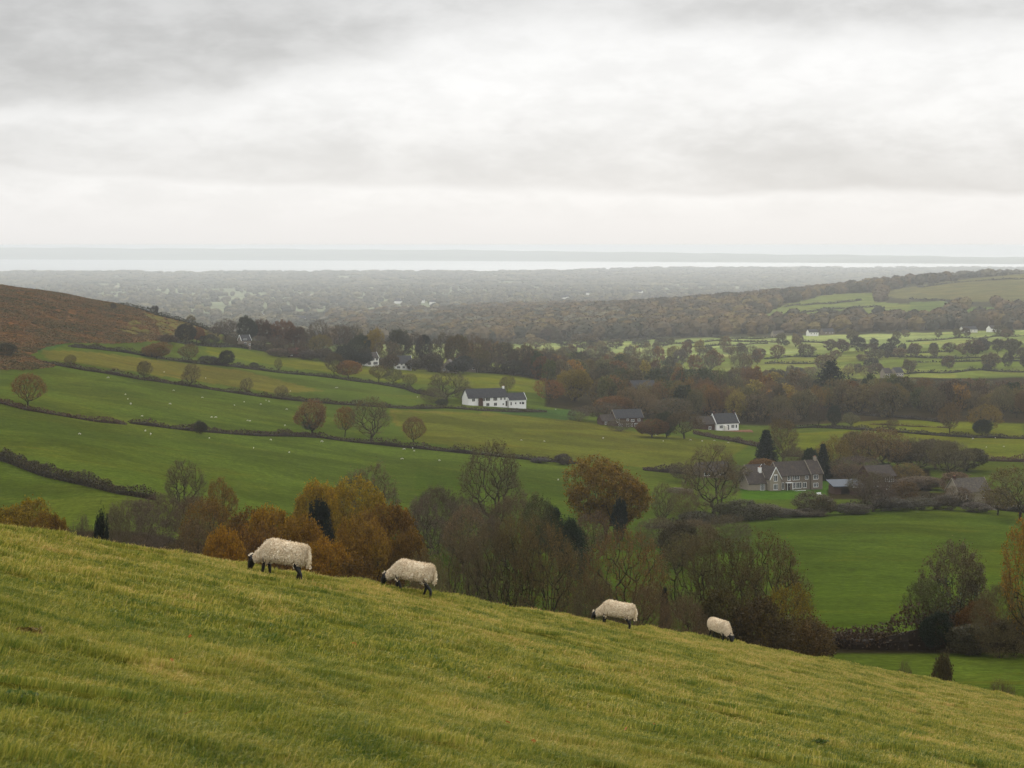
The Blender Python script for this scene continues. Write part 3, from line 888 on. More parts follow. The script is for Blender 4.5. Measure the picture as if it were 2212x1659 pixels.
def block(root, x0, x1, y0, y1, eave, ridge, wall, roof, verge='white_paint', axis='x', over=.3, base=-1.5, hip=False, chim=(), th=.16):
    """a gabled block: walls, roof in two slopes, pale verges, chimneys as pieces of the roof"""
    w = MB(); r = MB(); v = (MB(), MB())
    ym, xm = (y0 + y1) / 2, (x0 + x1) / 2
    if axis == 'x':
        w.prism_x(x0, x1, [(y0, base), (y1, base), (y1, eave), (ym, ridge), (y0, eave)][::-1])
        k = (ridge - eave) / (ym - y0)
        for s in (1, -1):
            ye = y0 - over if s == 1 else y1 + over; ze = eave - k * over
            pr = [(ye, ze + .02), (ym, ridge + .02), (ym, ridge + .02 + th), (ye, ze + .02 + th)]
            r.prism_x(x0 - over * .5, x1 + over * .5, pr if s == 1 else pr[::-1])
            for xe in (x0 - over * .5 - .14, x1 + over * .5):
                p2 = [(ye, ze - .06), (ym, ridge - .06), (ym, ridge + .10 + th), (ye, ze + .10 + th)]
                v[xe > xm].prism_x(xe, xe + .14, p2 if s == 1 else p2[::-1])
    else:
        w.prism_y(y0, y1, [(x0, base), (x1, base), (x1, eave), (xm, ridge), (x0, eave)])
        k = (ridge - eave) / (xm - x0)
        for s in (1, -1):
            xe = x0 - over if s == 1 else x1 + over; ze = eave - k * over
            pr = [(xe, ze + .02), (xm, ridge + .02), (xm, ridge + .02 + th), (xe, ze + .02 + th)]
            r.prism_y(y0 - over * .5, y1 + over * .5, pr[::-1] if s == 1 else pr)
            for ye in (y0 - over * .5 - .14, y1 + over * .5):
                p2 = [(xe, ze - .06), (xm, ridge - .06), (xm, ridge + .10 + th), (xe, ze + .10 + th)]
                v[ye > ym].prism_y(ye, ye + .14, p2[::-1] if s == 1 else p2)
    w.build('wall', wall, root)
    ro = r.build('roof', roof, root)
    if verge:
        for q in v: q.build('verge', verge, ro)
    for (cx, cw, ch, cm) in chim:
        c = MB(); c.box(cx - cw / 2, cx + cw / 2, ym - .4, ym + .4, ridge - .8, ridge + ch, 0)
        c.box(cx - cw / 2 - .07, cx + cw / 2 + .07, ym - .47, ym + .47, ridge + ch, ridge + ch + .12, 0)
        for q in (-1, 1): c.cyl(cx + q * cw * .22, ym, ridge + ch + .1, ridge + ch + .5, .13, 8, 1)
        c.build('chimney', [cm, 'chimney_pot'], ro)
    return ro

def house_root(name, ox, oy, label, cat='house', yaw=28, group=None, rng=None, D=None, dz=0):
    if D: X, Y, Z = at(ox, D)
    else: X, Y, Z = solve(ox, oy, *(rng or (85, 24000)))
    o = empty(name, (X, Y, Z + dz), math.radians(yaw)); tag(o, label, cat, group)
    return o

def farmhouse_grey():
    r = house_root('farmhouse', 1708, 1063, 'long grey stone farmhouse with brown tiled roof and white windows above the large meadow', yaw=24, D=600); r.scale = (.95, .95, .95)
    s = 'grey_stone'
    block(r, -4.2, 7.2, 0, 7.2, 4.7, 8.6, s, 'stone_tile', verge='pale_stone')
    block(r, 7.36, 11.6, -.6, 6.8, 4.9, 8.8, s, 'stone_tile', verge='pale_stone', chim=[(11.0, .9, .9, 'pale_stone')])
    block(r, -8.4, -4.5, -1.4, 6.9, 4.2, 7.6, 'pale_stone', 'stone_tile', axis='y', verge='white_paint')
    block(r, -15.2, -8.7, .6, 6.2, 2.7, 5.8, 'pale_stone', 'stone_tile', verge='pale_stone', chim=[(-9.4, .9, 1.3, 'white_render')])
    for x, z, w, h, b in [(-.6, 3.0, 1.2, 1.6, 1), (2.0, 3.05, 2.5, 1.4, 3), (6.0, 3.1, 1.2, 1.3, 1), (-2.9, .3, .8, 2.2, 0), (1.2, .35, 1.2, 2.0, 1), (3.0, .35, 2.0, 2.0, 2), (5.2, .4, 1.4, 1.8, 1)]:
        window(r, x, 0, z, w, h, bars=b)
    for x, z, w, h, b in [(9.0, 3.0, 1.8, 1.5, 2), (9.0, .5, 1.8, 1.4, 2)]: window(r, x, -.6, z, w, h, bars=b)
    window(r, 11.6, 1.5, 3.0, 1.3, 1.5, 'r')
    for x, z, w, h, b in [(-6.45, 3.2, 1.3, 2.0, 1), (-6.45, .5, 1.6, 1.9, 2)]: window(r, x, -1.4, z, w, h, bars=b, arch=z > 2)
    window(r, -10.1, .6, .3, 1.6, 2.1, bars=2)
    d = MB(); d.box(-1.6, -.3, -.08, .03, 0, 2.2); dd = d.build('door', 'dark_wood', r)
    h = MB(); h.box(-.55, -.45, -.14, -.06, 1.0, 1.1); h.build('handle', 'cream_paint', dd)
    p = MB(); p.box(-2.0, .1, -1.3, -.02, 2.35, 2.5); p.box(-2.0, -1.9, -1.3, -1.2, -.4, 2.35); p.box(0.0, .1, -1.3, -1.2, -.4, 2.35); p.build('porch', 'white_paint', r)
    t = MB(); t.box(-3.9, 3.4, -3.6, -3.2, -1.5, .15); t.build('terrace_wall', 'white_render', r)
farmhouse_grey()

def white_longhouse():
    r = house_root('longhouse', 1062, 883, 'long whitewashed farmhouse with dark slate roof and lower annex, alone among green fields', yaw=25, D=900)
    block(r, -11.5, 8.0, 0, 7.2, 4.3, 8.0, 'white_render', 'slate', verge='slate', chim=[(7.4, .9, .8, 'white_render')])
    block(r, 8.3, 17.0, -.8, 5.2, 2.9, 5.7, 'white_render', 'slate', verge='white_paint')
    for x, z, w, h, b in [(-3.9, 2.6, 1.3, 1.4, 1), (-1.9, 2.6, 2.2, 1.5, 2), (1.8, 2.6, 2.0, 1.5, 2), (4.7, 2.8, .8, 1.2, 0), (6.6, 2.8, .8, 1.2, 0), (-9.0, 2.6, 1.5, 1.4, 1), (-1.9, .3, 1.6, 1.5, 1), (1.9, .3, 1.6, 1.5, 1), (-4.6, .3, .8, 1.8, 0), (5.8, .5, .8, .9, 0)]: window(r, x, 0, z, w, h, bars=b, frame='cream_paint')
    for x, z, w, h, b in [(9.4, .4, .6, 1.4, 0), (11.7, .8, .6, .8, 0), (14.0, .8, .7, .9, 0), (15.4, .7, 1.1, 1.0, 1)]: window(r, x, -.8, z, w, h, bars=b, frame='dark_wood')
    d = MB(); d.box(7.0, 7.8, -.08, .03, 0, 2.4); d.build('door', 'dark_wood', r)
    x = MB(); x.box(-6.6, -4.9, -1.2, -.02, -1.2, 4.0); x.build('stair_tower', 'brick', r)
white_longhouse()

def brick_house():
    r = house_root('house', 1355, 924, 'dark brown brick house with grey slate roof, half hidden by trees at the field edge', yaw=20, D=850); r.scale = (.84, .84, .84)
    block(r, -6.5, 9, 0, 8.2, 4.7, 8.6, 'brick', 'slate', verge='pale_stone')
    block(r, -13.6, -6.8, .8, 7.2, 3.4, 6.3, 'brick', 'stone_tile', verge='brick')
    for x, z, w, h, b in [(-5.2, 2.4, 1.6, 2.2, 2), (0.2, 3.0, 1.2, 1.2, 1), (3.0, 2.6, 1.8, 1.2, 2), (6.5, 2.8, 1.5, 1.2, 1), (-3.6, .2, 2.2, 1.6, 2), (1.2, .2, 3.4, 1.6, 4), (5.2, .2, 2.4, 1.6, 2)]: window(r, x, 0, z, w, h, bars=b)
    window(r, -11.5, .8, 1.6, 1.2, 1.8, bars=1)
brick_house()

def white_cottage():
    r = house_root('cottage', 1568, 922, 'small white cottage with grey slate roof and a red brown garden bank in front', yaw=25, D=880)
    block(r, -4.8, 6.6, 0, 6.8, 3.5, 7.4, 'white_render', 'slate', verge='white_paint', chim=[(-4.2, .8, .7, 'brick'), (6.0, .8, .8, 'brick')])
    block(r, -13.0, -5.1, 1.0, 6.6, 3.3, 6.3, 'brick', 'stone_tile', verge='brick')
    for x, z, w, h, b in [(-2.4, 1.1, 1.8, 1.5, 2), (1.0, .2, 1.5, 2.4, 1), (3.6, 1.0, 1.7, 1.6, 2), (5.4, 1.0, .9, 1.6, 0)]: window(r, x, 0, z, w, h, bars=b)
    window(r, -7.6, 1.0, .8, 1.3, 1.4)
    p = MB(); p.prism_x(-1.2, .2, [(-1.6, -.2), (0, -.2), (0, 2.6), (-1.6, 2.2)][::-1]); p.build('porch', 'cream_paint', r)
    g = MB(); g.prism_x(-3.5, 11.0, [(-6.5, -1.6), (-1.8, -1.6), (-2.4, .3), (-4.5, .1)][::-1]); g.build('garden_bank', 'rust_bank', r)
white_cottage()

def small_houses():
    def simple(name, ox, oy, label, L, W, e, h, wall, roof, yaw, wins, rng=(1000, 1500), verge='white_paint', chim=(), base=-2.5, D=None, dz=0, cat='house'):
        r = house_root(name, ox, oy, label, yaw=yaw, rng=rng, D=D, dz=dz, cat=cat)
        block(r, -L / 2, L / 2, 0, W, e, h, wall, roof, verge=verge, chim=chim, base=base)
        for (x, z, w, hh, b) in wins: window(r, x, 0, z, w, hh, bars=b)
        return r
    D1 = 1175
    simple('house', 532, 752, 'small grey house with blue slate roof at the left end of the village trees', 6, 6, 4.0, 7.0, 'grey_stone', 'slate', 30, [(-.8, 4.2, 2.4, .9, 1), (-.6, .6, 1.6, 2.2, 1), (2.2, .8, 1, 1.2, 0)], D=D1, dz=1.0)
    simple('house', 640, 766, 'low red tiled house behind the upper hedge', 9, 6, 2.6, 5.6, 'brick', 'red_tile', 20, [(-3, 1.2, 1.6, 1.0, 1), (2.4, 3.4, 2.2, .9, 1), (4, .9, 1.3, 1.2, 1)], D=D1, verge='brick')
    simple('house', 806, 774, 'white and grey two storey house with a brown roof and large balcony windows', 7.6, 7, 4.4, 7.6, 'white_render', 'stone_tile', 32, [(-2.6, 2.7, 1.9, 1.5, 2), (0, 2.7, 1.9, 1.5, 2), (2.5, 2.7, 1.6, 1.5, 1), (-2.4, .3, 2.2, 1.8, 2), (1.6, .3, 3.0, 1.9, 3)], D=D1, dz=.6)
    simple('house', 872, 780, 'white house with dark slate roof and upper window row beside dark round tree', 9.6, 7, 3.4, 7.6, 'white_render', 'slate', 12, [(-3.6, 2.1, 1.2, 1.0, 1), (-1.2, 2.1, 1.2, 1.0, 1), (1.3, 2.1, 1.2, 1.0, 1), (3.7, 2.1, .9, 1.0, 0), (-3.0, .2, 2.0, 1.5, 2), (0, .2, 1.5, 1.5, 1), (3.0, .2, 1.5, 1.5, 1)], D=D1 - 5, dz=.6)
    r = house_root('house', 968, 788, 'stone gabled house facing the field, third roof from the round dark tree', yaw=-4, D=1165, dz=.3)
    block(r, -4.4, 4.4, 0, 11, 2.9, 7.2, 'pale_stone', 'mossy_tile', axis='y', verge='pale_stone')
    block(r, -9.8, -4.7, 3, 9, 3.0, 6.0, 'grey_stone', 'slate')
    for x in (-2.3, 0, 2.3): window(r, x, 0, .9, 1.2, 1.2)
    simple('barn', 1012, 788, 'large brown tiled barn roof beside the stone gabled house', 14, 9, 3.0, 7.4, 'grey_stone', 'mossy_tile', 14, [(-2, .8, 1.2, 1.2, 0), (3, .8, 1.2, 1.2, 0)], D=1190, cat='barn', verge='tin_blue', dz=.6)
    simple('house', 1168, 805, 'slate roofed house almost hidden in the village trees', 12, 7, 3.2, 7.4, 'grey_stone', 'slate', 20, [(0, 1, 1.3, 1.2, 1)], D=1230, verge='slate', dz=2)
    simple('barn', 1392, 835, 'barn with grey slate roof deep in the brown wood', 13, 8, 4, 8, 'brick', 'slate', 16, [(0, 1, 1.3, 1.2, 1)], D=1040, verge='slate', cat='barn', dz=5.5)
    simple('house', 1908, 1052, 'brown brick house with white gridded windows among bare trees right of the farmhouse', 9, 7, 4.6, 7.4, 'brick', 'stone_tile', 24, [(-2.6, 2.9, 1.8, 1.5, 2), (2.2, 2.8, 3.0, 1.6, 3), (-2.6, .4, 1.5, 1.4, 1), (2.0, .4, 1.8, 1.4, 2)], D=590, dz=.6, verge='brick')
    simple('barn', 2105, 1090, 'old barn with pale mossy roof and pale end wall beyond the large meadow', 10, 7, 2.4, 5.8, 'pale_stone', 'mossy_tile', 18, [(-2, .6, 1.1, 1.0, 0), (3.2, .6, 1.1, 1.0, 0)], D=555, verge='pale_stone', cat='barn', chim=[(-4.3, .7, .6, 'brick')], dz=.5)
    simple('house', 1548, 1060, 'low stone house glimpsed through the tall bare tree left of the farmhouse', 11, 6.0, 2.2, 4.8, 'grey_stone', 'stone_tile', 26, [(-3.5, .9, 2.2, 1.3, 2), (1.5, .9, 2.2, 1.3, 2)], D=630, dz=0, verge='grey_stone')
    simple('house', 1640, 1062, 'low brown roofed outbuilding joined to the left end of the farmhouse', 7, 6, 2.4, 5.2, 'grey_stone', 'stone_tile', 24, [(0, .8, 1.2, 1.1, 1)], D=625, cat='outbuilding', verge='pale_stone', dz=.3)
    # blue roofed open shed
    r = house_root('shed', 1832, 1063, 'brown open shed with low blue metal roof between farmhouse and brick house', 'shed', 12, D=585)
    b = MB(); b.box(-4.2, -4.0, 0, 5, -1, 2.3); b.box(4.0, 4.2, 0, 5, -1, 2.5); b.box(-4.0, 4.0, 4.8, 5.0, -1, 2.6); b.box(.6, 3.9, 0.05, .2, -1, 2.0); b.box(-4.0, -2.2, 0.05, .2, -1, 2.1); b.build('wall', 'brick', r)
    b = MB(); b.prism_x(-4.9, 4.9, [(-.7, 2.35), (5.4, 3.7), (5.4, 3.9), (-.7, 2.55)][::-1]); b.build('roof', 'tin_blue', r)
    b = MB(); b.box(1.2, 4.6, -.75, -.6, 2.05, 2.3); b.build('gutter_board', 'white_paint', r)
    # stone wall at the right edge
    r = house_root('stone_wall', 2178, 1106, 'pale stone wall at the right edge beyond the large meadow', 'wall', 4, D=520)
    b = MB(); rr = random.Random(3)
    for i in range(16):
        b.box(-8 + i, -8 + i + .98, -.2 + rr.uniform(-.03, .03), .2, -1, 1.25 + rr.uniform(-.08, .08))
    b.build('coursing', 'pale_stone', r)
    # small pale thing on the lawn: a garden bench
    r = house_root('garden_bench', 1770, 1071, 'white garden bench on the lawn below the grey farmhouse', 'bench', 30, D=575)
    b = MB(); b.box(-.8, .8, -.25, .25, .42, .48); b.build('seat', 'white_paint', r)
    b = MB(); b.box(-.8, .8, .25, .31, .5, 1.0); b.build('backrest', 'white_paint', r)
    for x in (-.72, .72):
        for y in (-.2, .22):
            b = MB(); b.box(x - .04, x + .04, y - .04, y + .04, -.1, .42); b.build('leg', 'white_paint', r)
    # farm buildings across the valley
    for i, (ox, oy, L, w, rf, lab, D, rg) in enumerate([
        (z3(905, 662)[0], 0, 12, 'white_render', 'slate', 'white farmhouse at the foot of the wooded ridge', 2300, 0),
        (z3(1000, 650)[0], 0, 16, 'grey_stone', 'slate', 'grey barn beside the white farmhouse under the wooded ridge', 2330, 0),
        (z3(1325, 376)[0], 0, 34, 'white_render', 'white_render', 'long white shed high on the wooded ridge', 3760, 0),
        (z3(690, 640)[0], 0, 14, 'pale_stone', 'mossy_tile', 'pale cottage among trees at the ridge foot, left of the white farmhouse', 2290, 0),
        (z3(1880, 640)[0], 0, 20, 'cream_paint', 'slate', 'cream farm building near the right end of the wooded ridge', 2280, 0),
        (z3(2040, 645)[0], 0, 16, 'white_render', 'stone_tile', 'pale farm building at the far right below the ridge', 2290, 0),
        (z3(1370, 855)[0], 0, 6, 'pale_stone', 'stone_tile', 'pale cottage behind the cedar at the wood edge', 1500, 0),
        (z3(1440, 860)[0], 0, 7, 'pale_stone', 'slate', 'second pale cottage at the wood edge, right of the first', 1500, 0),
        (z2(1540, 625)[0], 0, 18, 'white_render', 'slate', 'white farm at the left end of the bright fields', 2480, 0)]):
        X, Y, Z = at(ox, D)
        o = empty('farmhouse' if 'house' in lab or 'cottage' in lab else 'barn', (X, Y, Z + .5), math.radians(18 + 7 * (i % 3)))
        tag(o, lab, 'house' if 'house' in lab or 'cottage' in lab else 'barn')
        block(o, -L / 2, L / 2, 0, 8, 3.4, 6.8, w, rf, verge=None, base=-3)
        for x in (-.28, .05, .3): window(o, x * L, 0, 1, 1.4, 1.4)
small_houses()

# ------------------------------------------------------------------ the coastal plain's scattered houses
def plain_houses():
    r = random.Random(11)
    b = MB(); b.prism_x(-7, 7, [(-4, -4), (4, -4), (4, 4), (0, 7.5), (-4, 4)][::-1]); p_wall = b.build('wall', 'white_render')
    b = MB(); b.prism_x(-7.4, 7.4, [(-4.6, 3.7), (0, 7.7), (0, 8.1), (-4.6, 4.1)][::-1]); b.prism_x(-7.4, 7.4, [(4.6, 3.7), (0, 7.7), (0, 8.1), (4.6, 4.1)]); p_roof = b.build('roof', 'slate')
    spots = []
    for (cx, cy, sx, sy, n, what) in [(915, 655, 45, 3, 9, 'left of centre'), (1320, 648, 70, 9, 16, 'in the middle'), (1500, 655, 60, 6, 9, 'above the ridge'), (560, 690, 90, 8, 4, 'above the village'), (300, 660, 60, 8, 3, 'above the moor')]:
        for _ in range(n): spots.append((r.gauss(cx, sx), r.gauss(cy, sy), what))
    first = True
    for ox, oy, what in spots:
        X, Y, Z = solve(ox, max(592, oy), 3800, 12000)
        o = empty('house', (X, Y, Z + 3), r.uniform(-.6, .9)); s = r.uniform(.7, 1.2) * (1 if Y < 7000 else 1.5); o.scale = (s * 1.3, s, s)
        tag(o, 'tiny pale house in the hazy plain, in the cluster ' + what, 'house', 'houses scattered on the coastal plain, ' + what)
        if first: p_wall.parent = o; p_roof.parent = o; first = False
        else:
            for q in (p_wall, p_roof):
                c = q.copy(); C.objects.link(c); c.parent = o
plain_houses()

# ------------------------------------------------------------------ sheep
def eval_mesh(o):
    dg = bpy.context.evaluated_depsgraph_get()
    me = bpy.data.meshes.new_from_object(o.evaluated_get(dg))
    return me

def skin(name, chains, levels=1):
    """chains: list of [(x, y, z, rx, ry)...]; each later chain starts at (chain, index)"""
    V, E, R, ids = [], [], [], []
    for start, ch in chains:
        L = []
        prev = None if start is None else ids[start[0]][start[1]]
        for (x, y, z, a, b) in ch:
            V.append((x, y, z)); R.append((a, b)); i = len(V) - 1; L.append(i)
            if prev is not None: E.append((prev, i))
            prev = i
        ids.append(L)
    me = bpy.data.meshes.new(name); me.from_pydata(V, E, []); me.update()
    o = link(name, me)
    md = o.modifiers.new('skin', 'SKIN'); md.use_smooth_shade = True
    for i, (a, b) in enumerate(R):
        sv = me.skin_vertices[0].data[i]; sv.radius = (a, b)
        if i == 0: sv.use_root = True
    sb = o.modifiers.new('sub', 'SUBSURF'); sb.levels = levels; sb.render_levels = levels
    out = eval_mesh(o); bpy.data.objects.remove(o)
    return out

SHEEP_RINGS = [(-.02, .56, .06, .06), (.00, .55, .145, .13), (.07, .540, .190, .185), (.20, .535, .195, .205), (.36, .54, .195, .225), (.52, .545, .20, .235), (.66, .56, .205, .225), (.76, .565, .195, .20), (.84, .53, .170, .165), (.91, .475, .140, .130), (.975, .42, .112, .105), (1.03, .385, .092, .088), (1.07, .37, .055, .055)]
def fleece_mesh(seed, rings=SHEEP_RINGS, tail=True):
    r = np.random.RandomState(seed)
    R = np.array(rings); t = np.linspace(0, len(R) - 1, 60); Q = np.stack([np.interp(t, np.arange(len(R)), R[:, k]) for k in range(4)], 1)
    Q = _blur(Q, 5, 0); n = 44; a = np.linspace(0, 2 * np.pi, n, endpoint=False)
    ca, sa = np.cos(a), np.sin(a)
    nf = wave_noise(seed + 5, 12, .06, .16)
    Xs = np.repeat(Q[:, 0:1], n, 1); hang = np.where(sa < 0, 1.0, 1.0)
    bumpy = 1 + .012 * nf(Xs * 1.0, np.tile(a * .22, (60, 1))) + .012 * r.normal(size=(60, n))
    # broad back, fuller flanks low down
    wy = np.sign(ca) * np.abs(ca) ** .85; wz = np.sign(sa) * np.abs(sa) ** .85
    Y = Q[:, 3:4] * wy * bumpy; Z = Q[:, 1:2] + Q[:, 2:3] * wz * bumpy
    V = np.stack([Xs, Y, Z], -1)
    i = np.arange(59)[:, None] * n + np.arange(n)[None, :]; j = np.arange(59)[:, None] * n + (np.arange(n)[None, :] + 1) % n
    q = np.stack([i, i + n, j + n, j], -1).reshape(-1)
    VV = V.reshape(-1, 3); parts = [(VV, q, np.full(len(q) // 4, 4), 0, r.rand(len(q) // 4))]
    caps = np.concatenate([np.arange(n), (59 * n + np.arange(n))[::-1]]); 
    parts.append((VV, caps, np.array([n, n]), 0, np.array([.5, .5])))
    # locks of wool, hanging
    m = 11000; k = r.randint(0, 60, m); c = r.randint(0, n, m); P = V[k, c]
    cen = np.stack([Q[k, 0], np.zeros(m), Q[k, 1]], 1); N = P - cen; N /= np.maximum(np.linalg.norm(N, axis=1, keepdims=True), 1e-6)
    P = P + r.normal(size=P.shape) * .008
    d = N * .55 + np.array([-.22, 0, -.75]) + r.normal(size=P.shape) * .28; d /= np.linalg.norm(d, axis=1, keepdims=True)
    L = r.uniform(.016, .030, m)[:, None]; s = np.cross(d, N); s /= np.maximum(np.linalg.norm(s, axis=1, keepdims=True), 1e-6)
    A = P - d * L * .3; W = r.uniform(.006, .010, m)[:, None]
    lift = N * .010
    VL = np.stack([A - s * W * .6, A + s * W * .6, A + d * L * .75 + s * W + lift, A + d * L * 1.25 + lift * .6, A + d * L * .75 - s * W + lift], 1)
    parts.append((VL.reshape(-1, 3), np.arange(5 * m), np.full(m, 5), 0, r.rand(m)))
    if tail:
        T = np.array([(-.01, 0, .62), (-.045, 0, .56), (-.055, 0, .46), (-.05, 0, .38), (-.045, 0, .31)])
        tb = tubes(T[:-1], T[1:], [.035, .045, .045, .038], [.045, .045, .038, .015], 8); parts.append((tb[0], tb[1], tb[2], 0, None))
        m = 260; tt = r.uniform(0, 4, m); P = np.stack([np.interp(tt, range(5), T[:, q]) for q in range(3)], 1) + r.normal(size=(m, 3)) * .02
        c = cards(P, .03, r, droop=np.array([0, 0, -2.5])); parts.append((c[0], c[1], c[2], 0, r.rand(m)))
    # wool above the legs
    for (x, y, z) in ((.78, .10, .37), (.78, -.10, .37), (.16, .11, .37), (.16, -.11, .37)):
        m = 160; P = np.array([x, y, z]) + r.normal(size=(m, 3)) * np.array([.035, .022, .035]); c = cards(P, .035, r, droop=np.array([0, 0, -2.])); parts.append((c[0], c[1], c[2], 0, r.rand(m)))
    VV, Fc, S, I, Rr = combine(parts)
    return mesh_np('fleece', VV, Fc, S, [M['wool']], I, attrs={'rnd': ('FACE', 'FLOAT', Rr)})

def sheep_body(feet, headturn=0.0):
    """feet: (dx, dz) for near/far fore and near/far hind; x forward, near side is -y"""
    ch = [(None, [(.45, 0, .49, .17, .18), (.25, 0, .50, .17, .18), (.10, 0, .50, .13, .15)]),
          ((0, 0), [(.65, 0, .50, .17, .19), (.80, 0, .49, .14, .18), (.90, 0, .46, .09, .11), (1.00, headturn * .3, .40, .075, .080), (1.085, headturn * .7, .355, .095, .090), (1.12, headturn, .27, .098, .088), (1.145, headturn * 1.2, .18, .066, .058), (1.15, headturn * 1.3, .115, .046, .042), (1.15, headturn * 1.35, .075, .034, .032)])]
    hl = len(ch) - 1
    for s, (dx, dz) in zip((-1, 1), feet[:2]):
        ch.append(((1, 1), [(.80, s * .10, .40, .055, .06), (.805 + dx * .35, s * .10, .27, .032, .034), (.80 + dx * .7, s * .10, .18, .034, .035), (.79 + dx * .95, s * .10, .07 + dz * .8, .026, .027), (.80 + dx, s * .10, .03 + dz, .026, .024), (.815 + dx, s * .10, .005 + dz, .026, .022)]))
    for s, (dx, dz) in zip((-1, 1), feet[2:]):
        ch.append(((0, 2), [(.15, s * .11, .42, .08, .075), (.19 + dx * .2, s * .11, .33, .055, .05), (.12 + dx * .5, s * .11, .235, .042, .040), (.085 + dx * .75, s * .11, .17, .034, .034), (.10 + dx * .95, s * .11, .07 + dz * .8, .027, .027), (.105 + dx, s * .11, .03 + dz, .027, .024), (.12 + dx, s * .11, .005 + dz, .026, .022)]))
    for s in (-1, 1):
        ch.append(((1, 5), [(1.085, s * .085 + headturn * .7, .36, .016, .024), (1.08, s * .13 + headturn * .7, .35, .014, .030), (1.075, s * .17 + headturn * .7, .325, .007, .014)]))
    me = skin('sheep_body', ch, 2)
    me.materials.clear(); me.materials.append(M['black_face'])
    return me

def sheep(name, label, ox, oy, D, heading, pitch, feet, seed, scale=1.0, headturn=0.0, white_poll=True, off=-.03):
    X, Y, Z = at(ox, D)
    o = link(name, sheep_body(feet, headturn)); tag(o, label, 'sheep', 'sheep grazing along the brow of the near hill')
    o.location = (X, Y, Z + off); o.scale = (scale,) * 3
    o.rotation_mode = 'XYZ'
    # heading: direction of the head in degrees from +X; pitch: nose up
    Rm = Matrix.Rotation(math.radians(heading), 4, 'Z') @ Matrix.Rotation(math.radians(-pitch), 4, 'Y') @ Matrix.Translation((-.5, 0, 0))
    o.matrix_world = Matrix.Translation((X, Y, Z + off)) @ Rm @ Matrix.Scale(scale, 4)
    f = link('fleece', fleece_mesh(seed), o)
    r = np.random.RandomState(seed + 3)
    m = 90; P = np.array([1.125, headturn * .8, .40]) + r.normal(size=(m, 3)) * np.array([.018, .03, .018]); c = cards(P, .022, r)
    link('forelock', mesh_np('forelock', c[0], c[1], c[2], [M['wool']], attrs={'rnd': ('FACE', 'FLOAT', r.uniform(.6, 1, m))}), o)
    for s in (-1, 1):
        e = MB(); e.cyl(1.165, s * .062 + headturn, .27, .292, .012, 8)
        e.build('eye', 'glass', o)
    return o
SHEEP = []
def near_sheep():
    SHEEP.append(sheep('sheep', 'largest black faced sheep with shaggy cream fleece, highest on the brow, grazing', 606, 1240, 37.6, 163, 4.5, [(-.02, .03), (.05, .035), (.12, -.03), (-.05, -.045)], 1, 1.00))
    SHEEP.append(sheep('sheep', 'walking cream sheep with black face, second down the slope in front of the orange oak', 884, 1278, 43.2, 166, 5, [(.05, .03), (-.13, .02), (.10, -.02), (-.12, -.04)], 2, .98))
    SHEEP.append(sheep('sheep', 'grazing cream sheep with feet sunk in the grass, in front of bare trees', 1326, 1346, 52.4, 168, 5, [(0, .02), (.02, .02), (.02, -.03), (-.02, -.03)], 3, .95, off=-.06))
    SHEEP.append(sheep('sheep', 'small round sheep turned away to the right, lowest on the brow', 1556, 1384, 60.5, -56, -6, [(0, 0), (.03, 0), (.02, 0), (-.02, 0)], 4, .90, off=-.05))
near_sheep()

def far_sheep():
    """the white specks in the fields: small flocks"""
    me = skin('far_sheep', [(None, [(0, 0, .55, .22, .2), (.35, 0, .55, .24, .24), (.75, 0, .56, .22, .22), (.98, 0, .42, .12, .12), (1.1, 0, .18, .07, .07)]),
                            ((0, 2), [(.75, .1, .3, .04, .04), (.75, .1, 0, .03, .03)]), ((0, 2), [(.75, -.1, .3, .04, .04), (.75, -.1, 0, .03, .03)]),
                            ((0, 0), [(.05, .1, .3, .04, .04), (.05, .1, 0, .03, .03)]), ((0, 0), [(.05, -.1, .3, .04, .04), (.05, -.1, 0, .03, .03)])], 1)
    me.materials.clear(); me.materials.append(M['wool_far'])
    sp = {'in the long field above the second hedge': [z1(1075, 997), z1(783, 1022), z1(795, 1049), z1(810, 1083), z1(1065, 1081), z1(1265, 1040), z1(1457, 1089), z1(1518, 1066), z1(1655, 1056), z1(1670, 1063), z1(1618, 1082), z1(1778, 1114), z1(1545, 1183), z1(1560, 1185), z1(1776, 1213), z1(1322, 1163), z1(1350, 1165), z1(877, 1156), z1(680, 918)],
          'in the broad field below the second hedge': [z1(488, 1266), z1(907, 1247), z1(938, 1270), z1(1680, 1303), z1(1578, 1353), z1(1803, 1381), z1(1995, 1315), z2(587, 1362), z2(638, 1373), z2(575, 1422), z2(793, 1431), z2(1540, 1553), z2(632, 1357), z1(1305, 1295)],
          'in the pale field below the white longhouse': [z2(1313, 1307), z2(1448, 1312), z2(1815, 1295), z2(1520, 1113), z2(2140, 1275), z2(2190, 1310), (1490, 952), (1518, 955), (1545, 953), (1575, 958)],
          'in the upper strip field': [z1(1025, 882), z1(1280, 920), z1(2095, 977), z2(158, 978), z2(660, 1035), z1(1808, 1000)],
          'in the hedged fields at the right': [(2100, 950), (2130, 967), (2170, 966), (2195, 945), (2060, 960), (2150, 948)]}
    rr = random.Random(8); n = 0
    for where, L in sp.items():
        for (ox, oy) in L:
            X, Y, Z = solve(ox, oy, 240)
            o = link('sheep', me); s = .62 + .26 * rr.random(); o.scale = (s, s, s)
            o.location = (X, Y, Z - .02); o.rotation_euler = (0, 0, rr.uniform(0, 6.28))
            tag(o, 'tiny white sheep ' + where, 'sheep', 'distant sheep ' + where); n += 1
far_sheep()
